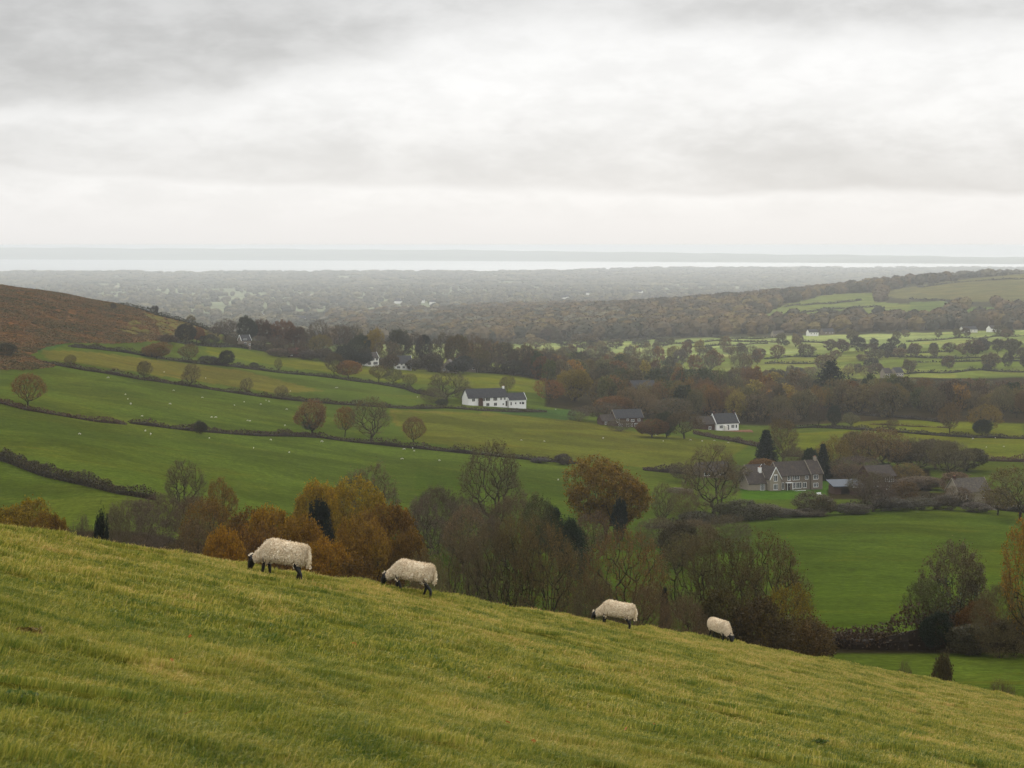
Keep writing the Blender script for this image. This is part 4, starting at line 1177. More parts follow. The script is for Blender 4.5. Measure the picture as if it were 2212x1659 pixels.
# ------------------------------------------------------------------ near grass
def blade_patch(name, seed, n, wid, hgt, size=1.25):
    r = np.random.RandomState(seed)
    # blades come in tufts
    nt = n // 5; T = r.uniform(-size / 2, size / 2, (nt, 2)); k = r.randint(0, nt, n)
    P = T[k] + r.normal(size=(n, 2)) * .035; hk = r.uniform(.6, 1.35, nt)[k]
    H = hgt * hk * r.uniform(.5, 1.35, n); tall = r.rand(n) < .03; H[tall] *= 2.3
    lean = np.stack([r.normal(.45, .60, n), r.normal(-.05, .55, n)], 1); 
    a = r.uniform(0, np.pi, n); wx, wy = np.cos(a) * wid * .5, np.sin(a) * wid * .5
    w = r.uniform(.6, 1.3, n); w[tall] *= .6; wx *= w; wy *= w
    B = np.stack([P[:, 0], P[:, 1], np.full(n, -.03)], 1)
    m1 = B + np.stack([lean[:, 0] * H * .30, lean[:, 1] * H * .30, H * .55 + .03], 1)
    m2 = B + np.stack([lean[:, 0] * H * 1.0, lean[:, 1] * H * 1.0, H * (.95 - .25 * np.abs(lean[:, 0])) + .03], 1)
    s = np.stack([wx, wy, np.zeros(n)], 1)
    V = np.stack([B - s, B + s, m1 + s * .8, m1 - s * .8, m2], 1).reshape(-1, 3)
    b = np.arange(n)[:, None] * 5
    q = np.concatenate([b, b + 1, b + 2, b + 3], 1); t = np.concatenate([b + 3, b + 2, b + 4], 1)
    loops = np.concatenate([q, t], 1).reshape(-1)
    rk = np.clip(.5 * r.rand(nt)[k] + .5 * r.rand(n) + .5 * tall, 0, 1)
    me = mesh_np(name, V, loops, np.tile([4, 3], n), [M['blade']], attrs={'rnd': ('FACE', 'FLOAT', np.repeat(rk, 2))})
    return bpy.data.objects.new(name, me)

def scatter(name, pts, rot, scl, objs, label=None, kind='stuff', idx=None, cat=None):
    """one object whose node group sets the given clumps on its points"""
    me = bpy.data.meshes.new(name)
    me.vertices.add(len(pts)); me.vertices.foreach_set('co', np.asarray(pts, np.float32).ravel())
    a = me.attributes.new('rot', 'FLOAT_VECTOR', 'POINT'); a.data.foreach_set('vector', np.asarray(rot, np.float32).ravel())
    a = me.attributes.new('scl', 'FLOAT_VECTOR', 'POINT'); a.data.foreach_set('vector', np.asarray(scl, np.float32).ravel())
    a = me.attributes.new('idx', 'INT', 'POINT'); a.data.foreach_set('value', (np.asarray(idx) if idx is not None else np.random.RandomState(1).randint(0, len(objs), len(pts))).astype(np.int32))
    o = link(name, me)
    src = bpy.data.collections.new(name + '_clumps')
    for k, ob in enumerate(objs): ob.name = '%s_clump_%02d' % (name, k); src.objects.link(ob)
    ng = bpy.data.node_groups.new(name + '_nodes', 'GeometryNodeTree')
    ng.interface.new_socket('Geometry', in_out='INPUT', socket_type='NodeSocketGeometry')
    ng.interface.new_socket('Geometry', in_out='OUTPUT', socket_type='NodeSocketGeometry')
    N, L = ng.nodes, ng.links
    gi, go = N.new('NodeGroupInput'), N.new('NodeGroupOutput')
    ci = N.new('GeometryNodeCollectionInfo'); ci.inputs['Collection'].default_value = src
    ci.inputs['Separate Children'].default_value = True; ci.inputs['Reset Children'].default_value = True
    ip = N.new('GeometryNodeInstanceOnPoints'); ip.inputs['Pick Instance'].default_value = True
    def attr(nm, ty):
        n = N.new('GeometryNodeInputNamedAttribute'); n.data_type = ty; n.inputs['Name'].default_value = nm
        return n.outputs['Attribute']
    L.new(gi.outputs[0], ip.inputs['Points']); L.new(ci.outputs[0], ip.inputs['Instance'])
    L.new(attr('idx', 'INT'), ip.inputs['Instance Index'])
    er = N.new('FunctionNodeEulerToRotation'); L.new(attr('rot', 'FLOAT_VECTOR'), er.inputs[0]); L.new(er.outputs[0], ip.inputs['Rotation'])
    L.new(attr('scl', 'FLOAT_VECTOR'), ip.inputs['Scale'])
    L.new(ip.outputs[0], go.inputs[0])
    md = o.modifiers.new('clumps', 'NODES'); md.node_group = ng
    return tag(o, label, cat, kind=kind)

def near_grass():
    r = np.random.RandomState(4)
    near = [blade_patch('a', 10 + i, 4200, .0055, .038, 1.15) for i in range(4)]
    far = [blade_patch('b', 20 + i, 2300, .011, .038, 1.3) for i in range(4)]
    P, I = [], []
    for y0, y1, step, base in ((4.5, 21, .74, 0), (21, 100, .92, 4)):
        y = y0
        while y < y1:
            half = .285 * y + 3.0
            x = -half + r.uniform(0, step)
            while x < half:
                px, py = x + r.uniform(-.3, .3), y + r.uniform(-.3, .3)
                tc = float(np.interp(px / py, CREST_U, CREST_D))
                if py < tc + 9: P.append((px, py)); I.append(base + r.randint(0, 4))
                x += step
            y += step
    P = np.array(P); z = gz(P[:, 0], P[:, 1])
    e = .4; sx = (gz(P[:, 0] + e, P[:, 1]) - gz(P[:, 0] - e, P[:, 1])) / (2 * e); sy = (gz(P[:, 0], P[:, 1] + e) - gz(P[:, 0], P[:, 1] - e)) / (2 * e)
    rot = np.stack([np.arctan(sy), -np.arctan(sx), r.uniform(-.45, .45, len(P))], 1)
    s = r.uniform(.85, 1.15, len(P)); hs = s * (1 + .05 * wn_mid(P[:, 0] * 2, P[:, 1] * 2))
    scl = np.stack([s * np.where(r.rand(len(P)) < .5, 1, 1), s * np.where(r.rand(len(P)) < .5, 1, -1), np.clip(hs, .5, 1.9)], 1)
    scatter('grass', np.column_stack([P, z]), rot, scl, near + far, 'rough yellow green pasture grass covering the near slope', idx=I, cat='grass')
    print('grass patches', len(P))
near_grass()

def fallen_leaves():
    """a few dead leaves and rosettes of weeds caught in the near grass"""
    r = np.random.RandomState(9)
    n = 26; y = r.uniform(9.5, 24, n); x = r.uniform(-.26, .26, n) * y; z = gz(x, y) + .055
    c = cards(np.stack([x, y, z], 1), .045, r, flat=.5, aspect=1.3)
    me = mesh_np('dead_leaves', c[0], c[1], c[2], [M['leaf']], attrs={'rnd': ('FACE', 'FLOAT', r.rand(n))})
    o = link('dead_leaves', me); o.color = (.34, .11, .035, 1); tag(o, 'rust coloured dead leaves scattered in the near grass', 'leaves', kind='stuff')
    for (ox, oy, lab) in [(1770, 1610, 'dark green weed rosette in the grass at lower right'), (45, 1520, 'dark green weed at the left edge of the near grass'), (66, 1375, 'brown and dark green tussock near the left edge')]:
        u = (ox * K - 512) / F; w = (oy * K - HZ) / F
        ys = np.linspace(6, 32, 400); zz = gz(u * ys, ys); k = int(np.argmax(-zz / ys <= w)); Y = ys[k]; X = u * Y
        m = 90; a = r.uniform(0, 6.28, m); q = r.uniform(.01, .075, m) ; P = np.stack([np.cos(a) * q * 1.6, np.sin(a) * q, .03 + r.uniform(0, .035, m)], 1)
        c = cards(P, .028, r, flat=.3); me = mesh_np('weed', c[0], c[1], c[2], [M['leaf']], attrs={'rnd': ('FACE', 'FLOAT', r.rand(m))})
        o = link('weed', me); o.location = (X, Y, gz1(X, Y)); o.color = (.055, .095, .016, 1) if 'tussock' not in lab else (.11, .085, .025, 1)
        tag(o, lab, 'weed')
fallen_leaves()

# ------------------------------------------------------------------ trees, one by one
GOLD = (.24, .160, .004); ORANGE = (.245, .130, .005); RUST = (.16, .084, .007); BROWN = (.140, .092, .042); OLIVE = (.135, .110, .048)
PURPLE = (.105, .076, .058); DGREEN = (.020, .034, .014); GREEN = (.070, .080, .022); YGREEN = (.17, .15, .02); RED = (.20, .05, .012); BLACKG = (.010, .018, .012)
def near_trees():
    L = [
    # kind, cx, top, width, D, colour, label
    ('oak', 35, 1078, 185, 235, GOLD, 'yellow oak crown showing above the brow at the left edge'),
    ('oak', 108, 1102, 110, 225, ORANGE, 'orange crown right of the yellow oak at the left edge'),
    ('thicket', 165, 1118, 90, 215, PURPLE, 'low grey brown bush right of the left edge oaks'),
    ('dense', 218, 1112, 50, 165, BLACKG, 'small near black ivy bush standing alone on the left brow'),
    ('thicket', 290, 1078, 130, 262, PURPLE, 'bare grey brown thicket right of the black bush'),
    ('thicket', 345, 1066, 120, 280, PURPLE, 'bare thicket below the solitary bare oak'),
    ('thicket', 250, 1098, 90, 240, OLIVE, 'thin bare bush just right of the black bush'),
    ('bare', 398, 992, 100, 335, OLIVE, 'solitary leafless oak with open crooked limbs above the left thickets'),
    ('sparse', 478, 1030, 75, 318, RUST, 'reddish brown half bare tree right of the leafless oak'),
    ('thicket', 420, 1072, 110, 290, BROWN, 'brown bare bush under the reddish tree'),
    ('sparse', 450, 1075, 120, 270, RUST, 'rust red crown left of the orange thicket'),
    ('oak', 520, 1092, 110, 250, RUST, 'rust brown rounded crown above the largest sheep'),
    ('oak', 585, 1090, 130, 240, ORANGE, 'orange rounded crown above the largest sheep\'s back'),
    ('oak', 650, 1112, 130, 225, ORANGE, 'orange brown crown right of the largest sheep'),
    ('oak', 560, 1130, 150, 212, RUST, 'rust brown crown directly behind the largest sheep'),
    ('oak', 480, 1135, 110, 205, ORANGE, 'low orange brown crown left of the largest sheep'),
    ('sparse', 425, 1120, 110, 222, BROWN, 'brown sparse crown left of the low orange crown'),
    ('oak', 700, 1160, 130, 200, ORANGE, 'low orange crown between the two left sheep'),
    ('oak', 760, 1190, 110, 190, RUST, 'low rust crown left of the walking sheep'),
    ('oak', 690, 1036, 120, 285, GOLD, 'golden green crown of the big oak clump, left part'),
    ('oak', 762, 1030, 150, 290, GOLD, 'tall golden oak, highest of the orange oaks'),
    ('dense', 690, 1082, 70, 262, BLACKG, 'dark ivy mass under the golden oaks'),
    ('oak', 838, 1082, 150, 262, ORANGE, 'orange oak right of the tallest golden oak'),
    ('oak', 790, 1110, 140, 246, ORANGE, 'orange oak below the tallest golden oak'),
    ('oak', 880, 1145, 105, 235, RUST, 'rust oak behind the walking sheep'),
    ('bare', 795, 998, 150, 350, OLIVE, 'grey green leafless tree rising behind the golden oaks'),
    ('thicket', 945, 1050, 120, 345, PURPLE, 'purplish bare bush right of the orange oaks'),
    ('bare', 915, 1062, 100, 330, PURPLE, 'small purplish leafless tree at the edge of the orange oaks'),
    ('thicket', 1010, 1078, 130, 335, PURPLE, 'purple grey thicket below the tall bare tree'),
    ('bare', 1000, 1090, 110, 315, BROWN, 'brown leafless tree behind the twiggy row'),
    ('bare', 1066, 952, 150, 385, OLIVE, 'tall fan shaped leafless tree in the middle, rising against the field'),
    ('thicket', 1112, 1062, 140, 340, BROWN, 'brown bare bush right of the tall fan shaped tree'),
    ('sparse', 1165, 1068, 75, 335, GREEN, 'small green brown tree in the middle thickets'),
    ('dense', 1232, 1118, 70, 310, DGREEN, 'dark evergreen bush left of the big round oak'),
    ('dense', 1195, 1095, 50, 345, DGREEN, 'small dark bush between thicket and big round oak'),
    ('oak', 1312, 984, 180, 415, (.235, .140, .005), 'big round orange brown oak standing alone in the middle'),
    ('dense', 1338, 1075, 34, 395, BLACKG, 'ivy covered stem under the big round oak'),
    ('sparse', 1275, 1105, 90, 340, BROWN, 'brown half bare tree below the big round oak'),
    ('multi', 1000, 1132, 150, 205, OLIVE, 'leafless tree at the left end of the twiggy row'),
    ('bare', 1062, 1120, 130, 200, OLIVE, 'second leafless tree of the twiggy row behind the brow'),
    ('bare', 1118, 1112, 120, 200, (.12, .085, .03), 'third leafless tree of the twiggy row, middle one'),
    ('bare', 1178, 1108, 140, 198, (.12, .085, .03), 'fourth leafless tree of the twiggy row, with the thickest trunk'),
    ('thicket', 925, 1190, 110, 185, OLIVE, 'olive bare scrub just right of the walking sheep'),
    ('multi', 1250, 1170, 110, 215, OLIVE, 'thin many stemmed tree left of the reddish topped tree'),
    ('multi', 1350, 1138, 190, 200, (.15, .08, .03), 'wide leafless tree with reddish twigs behind the third sheep'),
    ('thicket', 1290, 1250, 110, 185, OLIVE, 'bare scrub left of the third sheep'),
    ('thicket', 1400, 1262, 120, 185, BROWN, 'brown scrub right of the third sheep'),
    ('conifer', 1436, 1268, 42, 190, BLACKG, 'small dark holly right of the third sheep'),
    ('multi', 1495, 1146, 150, 205, OLIVE, 'left of the three great leafless domed trees'),
    ('multi', 1575, 1138, 170, 202, (.12, .09, .03), 'middle of the three great leafless domed trees'),
    ('bare', 1665, 1146, 200, 200, (.12, .09, .03), 'right of the three great leafless domed trees, with broad spreading limbs'),
    ('shrub', 1560, 1275, 130, 180, (.065, .050, .012), 'dark brown undergrowth behind the smallest sheep'),
    ('shrub', 1640, 1290, 150, 178, (.07, .050, .012), 'dark brown undergrowth right of the smallest sheep'),
    ('sparse', 1700, 1262, 110, 185, GOLD, 'yellow brown bush under the right domed tree'),
    ('shrub', 1745, 1330, 130, 182, (.085, .055, .014), 'rusty dark bush at the left end of the dark hedge'),
    ('thicket', 1475, 1290, 120, 175, BROWN, 'brown brush left of the smallest sheep'),
    ('ivied', 2065, 1168, 165, 215, OLIVE, 'tall half bare tree with ivy on its limbs at the right'),
    ('sparse', 1998, 1252, 100, 210, GREEN, 'rounded olive green tree left of the ivy clad tree'),
    ('dense', 2020, 1320, 70, 205, DGREEN, 'dark green holly in the right hedge'),
    ('oak', 2110, 1290, 90, 208, (.17, .085, .015), 'orange brown bush below the ivy clad tree'),
    ('sparse', 2228, 1128, 150, 198, (.20, .115, .012), 'sparse orange tree cut by the right edge'),
    ('thicket', 2160, 1262, 130, 200, OLIVE, 'bare grey bush under the sparse orange tree'),
    ('shrub', 2090, 1350, 110, 203, (.06, .05, .02), 'dark shrub in the hedge below the ivy clad tree'),
    ('shrub', 2190, 1330, 110, 202, (.075, .055, .02), 'brown dark shrub at the right edge of the hedge'),
    ('shrub', 2035, 1418, 62, 140, (.09, .065, .025), 'small round brown bush just beyond the brow at lower right'),
    ('thicket', 1952, 1432, 60, 138, OLIVE, 'wispy low bush left of the small round bush'),
    ('thicket', 2165, 1470, 90, 105, OLIVE, 'thin dead stems at the lower right brow'),
    # hedge line with shrubs between meadow and farmhouse
    ('thicket', 1425, 1118, 100, 400, OLIVE, 'olive brush left of the domed trees, above their crowns'),
    ('thicket', 1500, 1122, 110, 380, BROWN, 'brown brush above the left domed tree'),
    ('thicket', 1570, 1112, 110, 385, OLIVE, 'olive brush above the middle domed tree'),
    ('shrub', 1460, 1128, 90, 350, (.06, .05, .02), 'dark bush between meadow hedge and domed trees'),
    ('multi', 1432, 1042, 55, 455, OLIVE, 'slim leafless tree right of the big round oak'),
    ('thicket', 1478, 1060, 70, 470, BROWN, 'thin bare bush left of the farmhouse lawn'),
    ('bare', 1540, 958, 135, 480, OLIVE, 'tall rounded olive brown tree left of the grey farmhouse'),
    ('shrub', 1505, 1105, 90, 465, (.07, .062, .025), 'shrub at the foot of the tall rounded tree'),
    ('shrub', 1590, 1078, 110, 470, (.085, .075, .03), 'wide olive shrub before the farmhouse, left'),
    ('shrub', 1648, 1088, 90, 475, (.08, .07, .03), 'wide olive shrub before the farmhouse, middle'),
    ('shrub', 1700, 1098, 70, 482, (.07, .055, .03), 'brown shrub in front of the lawn'),
    ('shrub', 1762, 1062, 95, 490, (.085, .07, .025), 'tall shrub at the right corner of the farmhouse'),
    ('shrub', 1745, 1100, 90, 485, (.075, .06, .025), 'low shrub under the farmhouse corner'),
    ('shrub', 1845, 1088, 80, 490, (.06, .05, .025), 'dark shrub below the blue roofed shed'),
    ('barelean', 1886, 1035, 110, 497, PURPLE, 'bare purplish tree in front of the brick house with gridded windows'),
    ('shrub', 1925, 1075, 90, 500, (.055, .045, .02), 'dark shrub right of the bare purplish tree'),
    ('shrub', 1985, 1075, 80, 505, (.055, .045, .02), 'dark shrub left of the old barn'),
    ('shrub', 2045, 1068, 70, 510, (.07, .055, .03), 'brown shrub touching the old barn'),
    ('shrub', 2110, 1085, 70, 508, (.08, .065, .04), 'grey brown shrub before the old barn wall'),
    ('sparse', 2205, 1005, 150, 485, (.11, .085, .02), 'olive tree at the right edge above the meadow'),
    ('sparse', 2155, 1055, 80, 500, BROWN, 'brown tree right of the old barn'),
    ('sparse', 1868, 1015, 80, 540, (.10, .075, .03), 'olive brown tree before the left end of the brick house with gridded windows'),
    ('shrub', 1950, 1042, 70, 545, (.13, .07, .02), 'rusty shrub before the right end of the brick house'),
    ('sparse', 2070, 1050, 60, 530, BROWN, 'brown bush before the left end of the old barn'),
    ('thicket', 2130, 1062, 80, 530, OLIVE, 'bare brush before the old barn'),
    # round the farmhouse
    ('conifer', 1655, 928, 68, 655, BLACKG, 'solid black green cypress behind the grey farmhouse'),
    ('sparse', 1690, 905, 75, 680, BROWN, 'tall brown tree right of the black cypress'),
    ('oak', 1645, 990, 75, 640, (.19, .10, .02), 'orange brown round tree under the black cypress'),
    ('thicket', 1718, 965, 60, 665, OLIVE, 'olive bush above the farmhouse roof'),
    ('conifer', 1778, 958, 42, 640, BLACKG, 'narrow dark conifer right of the farmhouse roof'),
    ('dense', 1750, 968, 40, 650, DGREEN, 'dark round evergreen left of the narrow conifer'),
    ('sparse', 1800, 940, 90, 655, (.20, .15, .02), 'yellow green open tree right of the narrow conifer'),
    ('sparse', 1905, 925, 130, 665, (.14, .085, .025), 'broad brown oak above the blue roofed shed'),
    ('bare', 1985, 945, 110, 668, OLIVE, 'tall leafless tree right of the broad brown oak'),
    ('barelean', 2052, 952, 110, 640, OLIVE, 'leafless tree with drooping right limbs'),
    ('sparse', 1960, 1000, 85, 630, (.17, .12, .015), 'yellow brown bush between the leafless trees'),
    ('oak', 1992, 1030, 110, 610, (.10, .06, .022), 'dark brown dense tree below the leafless trees'),
    ('oak', 1858, 932, 110, 690, (.105, .080, .020), 'olive brown tree behind the yellow green open tree'),
    ('oak', 1940, 950, 110, 695, (.095, .070, .022), 'olive brown tree behind the broad brown oak'),
    ('oak', 2020, 948, 120, 690, (.10, .075, .022), 'olive brown tree between the two tall leafless trees'),
    ('oak', 2088, 966, 100, 680, (.10, .08, .03), 'grey olive tree at the right end of the farmhouse trees'),
    ('oak', 1830, 1010, 80, 655, (.075, .06, .02), 'dark olive tree over the blue roofed shed'),
    ('sparse', 1480, 1000, 80, 600, (.10, .07, .03), 'brown tree left of the low stone house'),
    ('sparse', 1590, 1005, 80, 600, (.11, .085, .03), 'olive brown tree between low stone house and farmhouse'),
    ('sparse', 1905, 1022, 80, 560, (.11, .08, .04), 'grey brown tree in front of the brick house with gridded windows'),
    ('thicket', 1850, 985, 110, 640, PURPLE, 'purple brown scrub behind the shed roof'),
    ('sparse', 1838, 1000, 80, 630, BROWN, 'brown bush above the shed'),
    ('sparse', 1940, 1045, 80, 600, (.16, .075, .02), 'rust bush right of the brick house'),
    ('dense', 1912, 1000, 50, 640, DGREEN, 'dark evergreen above the brick house'),
    ('shrub', 2060, 1020, 80, 600, BROWN, 'brown shrub above the old barn'),
    ('thicket', 1595, 1020, 100, 640, BROWN, 'bare brown brush left of the farmhouse'),
    ('shrub', 1470, 1075, 60, 560, BROWN, 'brown shrub at the hedge end left of the farmhouse'),
    ]
    for k, cx, top, w, D, c, lab in L: tree(k, cx, top, w, D=D, color=c, label=lab)
near_trees()

def mid_trees():
    # along the field hedges; (kind, cx, top, width, foot row, colour, label)
    L = [
    ('sparse', 60, 806, 80, 882, (.22, .11, .018), 'round orange brown tree at the left end of the second hedge', (400, 800)),
    ('ivied', 675, 862, 85, 942, (.17, .08, .02), 'brown and green ivy clad tree on the second hedge', (500, 900)),
    ('sparse', 745, 878, 48, 944, (.20, .09, .018), 'slim orange tree between two hedge trees', (500, 900)),
    ('bare', 802, 856, 95, 952, OLIVE, 'wide round leafless tree on the second hedge', (500, 900)),
    ('sparse', 893, 900, 55, 962, (.16, .085, .02), 'small round brown tree at the right of the second hedge', (500, 900)),
    ('shrub', 434, 908, 30, 938, (.035, .032, .015), 'dark round bush on the second hedge', (500, 900)),
    ('sparse', 152, 765, 28, 792, (.13, .10, .03), 'tiny bent tree at the left end of the third hedge', (600, 1000)),
    ('sparse', 312, 780, 36, 822, (.06, .045, .018), 'small dark tree on the third hedge', (600, 1000)),
    ('bare', 410, 784, 50, 836, (.15, .11, .05), 'pale leafless tree on the third hedge', (600, 1000)),
    ('bare', 533, 815, 30, 848, OLIVE, 'faint thin leafless bush on the third hedge', (600, 1000)),
    ('bare', 609, 832, 36, 864, OLIVE, 'small leafless tree at the right of the third hedge', (600, 1000)),
    ('oak', 338, 738, 62, 776, (.24, .14, .02), 'golden round tree on the fourth hedge', (800, 1200)),
    ('sparse', 408, 742, 50, 782, (.11, .07, .025), 'brown tree right of the golden hedge tree', (800, 1200)),
    ('shrub', 452, 768, 48, 788, (.045, .035, .022), 'dark bush on the fourth hedge', (800, 1200)),
    ('dense', 490, 757, 36, 792, (.04, .04, .015), 'small dark round tree on the fourth hedge', (800, 1200)),
    ('shrub', 550, 783, 20, 797, (.035, .035, .015), 'small dark bush on the fourth hedge', (800, 1200)),
    ('bare', 602, 773, 20, 803, OLIVE, 'thin leafless sapling on the fourth hedge', (800, 1200)),
    ('sparse', 722, 762, 45, 814, (.10, .07, .035), 'brown upright tree left of the orange hedge tree', (800, 1200)),
    ('oak', 753, 778, 55, 818, (.22, .11, .02), 'orange round tree on the fourth hedge', (800, 1200)),
    ('sparse', 818, 788, 50, 826, (.12, .075, .02), 'brown leaning tree beside the green brown one', (800, 1200)),
    ('sparse', 850, 796, 48, 832, (.075, .07, .022), 'green brown rounded tree on the fourth hedge', (800, 1200)),
    ('bare', 885, 806, 34, 838, OLIVE, 'small pale leafless tree at the right of the fourth hedge', (800, 1200)),
    ('bare', 965, 800, 100, 868, OLIVE, 'broad grey olive tree left of the white longhouse', (850, 1000)),
    ('thicket', 935, 838, 60, 872, OLIVE, 'olive scrub left of the longhouse', (850, 1000)),
    ('thicket', 1010, 835, 60, 868, OLIVE, 'grey green brush behind the longhouse gable', (880, 1050)),
    ('sparse', 1096, 812, 34, 848, (.10, .075, .022), 'single round tree behind the longhouse roof', (900, 1100)),
    ('dense', 955, 862, 30, 880, (.04, .045, .02), 'dark bush left of the longhouse wall', (850, 1000)),
    ('sparse', 1186, 818, 65, 872, (.20, .075, .015), 'orange red tree at the corner of the wood', (900, 1100)),
    ('oak', 1242, 796, 80, 868, (.21, .155, .015), 'yellow green rounded tree at the wood edge', (900, 1150)),
    ('thicket', 1250, 880, 50, 910, PURPLE, 'pale grey brown bush at the field corner', (800, 950)),
    ('shrub', 1165, 995, 45, 1000, (.055, .04, .03), 'bushy mound on the second hedge, left of two', (560, 700)),
    ('shrub', 1215, 980, 40, 1005, (.05, .035, .028), 'bushy mound on the second hedge, right of two', (560, 700)),
    ('oak', 1330, 855, 90, 900, (.19, .085, .02), 'orange brown crown above the brick house', (900, 1000)),
    ('sparse', 1400, 860, 80, 905, BROWN, 'brown crown right of the brick house roof', (880, 1000)),
    ('sparse', 1300, 868, 100, 918, (.11, .08, .035), 'brown tree left of the brick house', (870, 1000)),
    ('sparse', 1375, 838, 90, 905, (.13, .085, .03), 'tawny tree rising behind the brick house roof', (900, 1000)),
    ('thicket', 1340, 905, 60, 932, OLIVE, 'bare scrub before the left end of the brick house', (800, 850)),
    ('sparse', 1455, 860, 90, 915, (.10, .075, .035), 'grey brown tree between brick house and white cottage', (880, 960)),
    ('oak', 1408, 905, 75, 945, (.17, .075, .015), 'orange bush in front of the brick house', (780, 900)),
    ('dense', 1440, 890, 50, 945, (.03, .035, .015), 'dark green tree right of the orange bush', (760, 900)),
    ('sparse', 1478, 885, 90, 948, (.12, .075, .02), 'brown oak with a leaning trunk before the cottages', (740, 900)),
    ('sparse', 1522, 828, 60, 895, (.24, .105, .015), 'orange tree behind the white cottage', (900, 1100)),
    ('dense', 1572, 845, 60, 892, (.025, .035, .018), 'dark evergreens behind the white cottage', (930, 1100)),
    ('dense', 1630, 850, 75, 905, (.03, .035, .02), 'dark ivy clump right of the white cottage', (900, 1100)),
    ('bare', 1700, 880, 70, 925, BROWN, 'bare brown tree at the wood edge, second field', (850, 1000)),
    ('sparse', 1768, 872, 50, 922, (.085, .06, .035), 'upright bare tree on the right field hedge', (800, 980)),
    ('dense', 1805, 876, 36, 922, (.028, .035, .018), 'dark ivy clad tree on the right field hedge', (800, 980)),
    ('sparse', 1838, 890, 42, 924, (.13, .12, .05), 'small pale green brown tree on the right field hedge', (800, 980)),
    ('bare', 1928, 902, 28, 935, BROWN, 'small bare tree in the middle of the right field hedge', (800, 980)),
    ('sparse', 2052, 868, 55, 940, (.13, .085, .03), 'tall brown oval tree on the right field hedge', (780, 900)),
    ('sparse', 2130, 872, 80, 938, (.17, .115, .02), 'golden brown spreading tree at the right hedge', (780, 900)),
    ('dense', 2122, 905, 44, 942, (.018, .025, .015), 'black green round bush at the right hedge', (770, 900)),
    ('cedar', 1795, 776, 92, None, (.016, .026, .020), 'black green cedar standing above the brown wood', None),
    ('far', 245, 655, 16, 668, (.07, .05, .03), 'small brown bush on the moor skyline, left of two', (1200, 1500)),
    ('far', 335, 661, 24, 678, (.05, .035, .03), 'dark round thorn tree on the moor skyline', (1200, 1500)),
    ('far', 412, 682, 22, 696, (.12, .10, .04), 'pale green bush on the sloping skyline hedge', (1150, 1500)),
    ('dense', 402, 698, 50, 742, (.035, .032, .018), 'dark tree at the left corner of the village wood', (1000, 1300)),
    ('oak', 425, 705, 36, 740, (.20, .08, .02), 'orange tree beside the dark corner tree', (1000, 1300)),
    ('shrub', 365, 722, 45, 742, (.10, .06, .03), 'brown bush at the foot of the moor', (950, 1200)),
    ('shrub', 450, 722, 45, 745, (.05, .05, .02), 'green brown bush at the foot of the moor', (1000, 1300)),
    ('shrub', 12, 740, 60, 770, (.06, .055, .025), 'dark bush at the left edge under the moor', (600, 900)),
    ]
    for k, cx, top, w, base, c, lab, rng in L:
        if base is None: tree(k, cx, top, w, D=1080, color=c, label=lab)
        else: tree(k, cx, top, w, base=base, rng=rng, color=c, label=lab)
    # the village trees, one row against the hazy plain
    V = [(487, 688, 55, 'sparse', (.085, .062, .04)), (512, 715, 40, 'sparse', (.14, .11, .02)), (535, 682, 45, 'dense', (.04, .042, .025)), (470, 705, 45, 'bare', PURPLE), (560, 725, 40, 'sparse', PURPLE), (572, 688, 55, 'oak', (.115, .055, .025)), (612, 690, 65, 'oak', (.12, .055, .025)), (640, 705, 50, 'oak', (.125, .06, .025)),
         (690, 690, 60, 'bare', (.10, .07, .05)), (672, 712, 50, 'bare', (.09, .06, .04)), (693, 722, 55, 'sparse', (.17, .13, .02)), (735, 702, 60, 'sparse', (.085, .055, .035)), (765, 700, 45, 'bare', (.08, .06, .035)), (775, 722, 50, 'dense', (.04, .045, .02)),
         (806, 708, 44, 'oak', (.30, .20, .01)), (600, 725, 45, 'sparse', (.09, .06, .04)), (655, 735, 40, 'sparse', (.10, .06, .04)), (838, 735, 60, 'sparse', (.14, .10, .06)), (860, 712, 60, 'dense', (.065, .058, .035)), (900, 715, 40, 'bare', PURPLE), (916, 724, 40, 'dense', (.022, .026, .018)),
         (955, 716, 60, 'sparse', (.085, .065, .04)), (985, 722, 60, 'oak', (.13, .085, .03)), (1020, 722, 60, 'sparse', (.12, .075, .03)), (1052, 730, 60, 'bare', (.12, .09, .06)), (1090, 738, 60, 'sparse', (.085, .06, .045)), (1130, 745, 65, 'sparse', (.09, .065, .045)), (748, 745, 50, 'dense', (.035, .035, .02)),
         (1035, 752, 60, 'sparse', (.12, .09, .02)), (930, 762, 50, 'shrub', (.08, .06, .04)), (990, 778, 60, 'dense', (.035, .035, .02)), (1070, 770, 60, 'sparse', (.07, .05, .03)), (1110, 778, 60, 'dense', (.05, .045, .025)), (1145, 780, 50, 'sparse', (.09, .055, .03)), (700, 752, 50, 'shrub', (.10, .07, .04)), (600, 752, 60, 'shrub', (.085, .055, .03)), (670, 755, 50, 'shrub', (.09, .065, .05)), (845, 765, 40, 'shrub', (.11, .07, .035)), (895, 772, 40, 'shrub', (.07, .055, .035)), (780, 762, 50, 'dense', (.03, .032, .018)), (1180, 760, 70, 'sparse', (.08, .06, .045)), (1165, 790, 60, 'dense', (.06, .05, .03))]
    col_w = lambda c: ('near black green' if sum(c) < .09 else 'golden' if c[1] > .12 else 'orange brown' if c[0] > .115 and c[1] < .1 else 'olive brown' if c[1] > .06 else 'dark brown')
    where = lambda x: ('left of the slate roofed grey house' if x < 525 else 'around the low red tiled house' if x < 700 else 'beside the balcony house' if x < 850 else 'near the house with the row of upper windows' if x < 940 else 'around the stone gabled house' if x < 1060 else 'at the right end of the village')
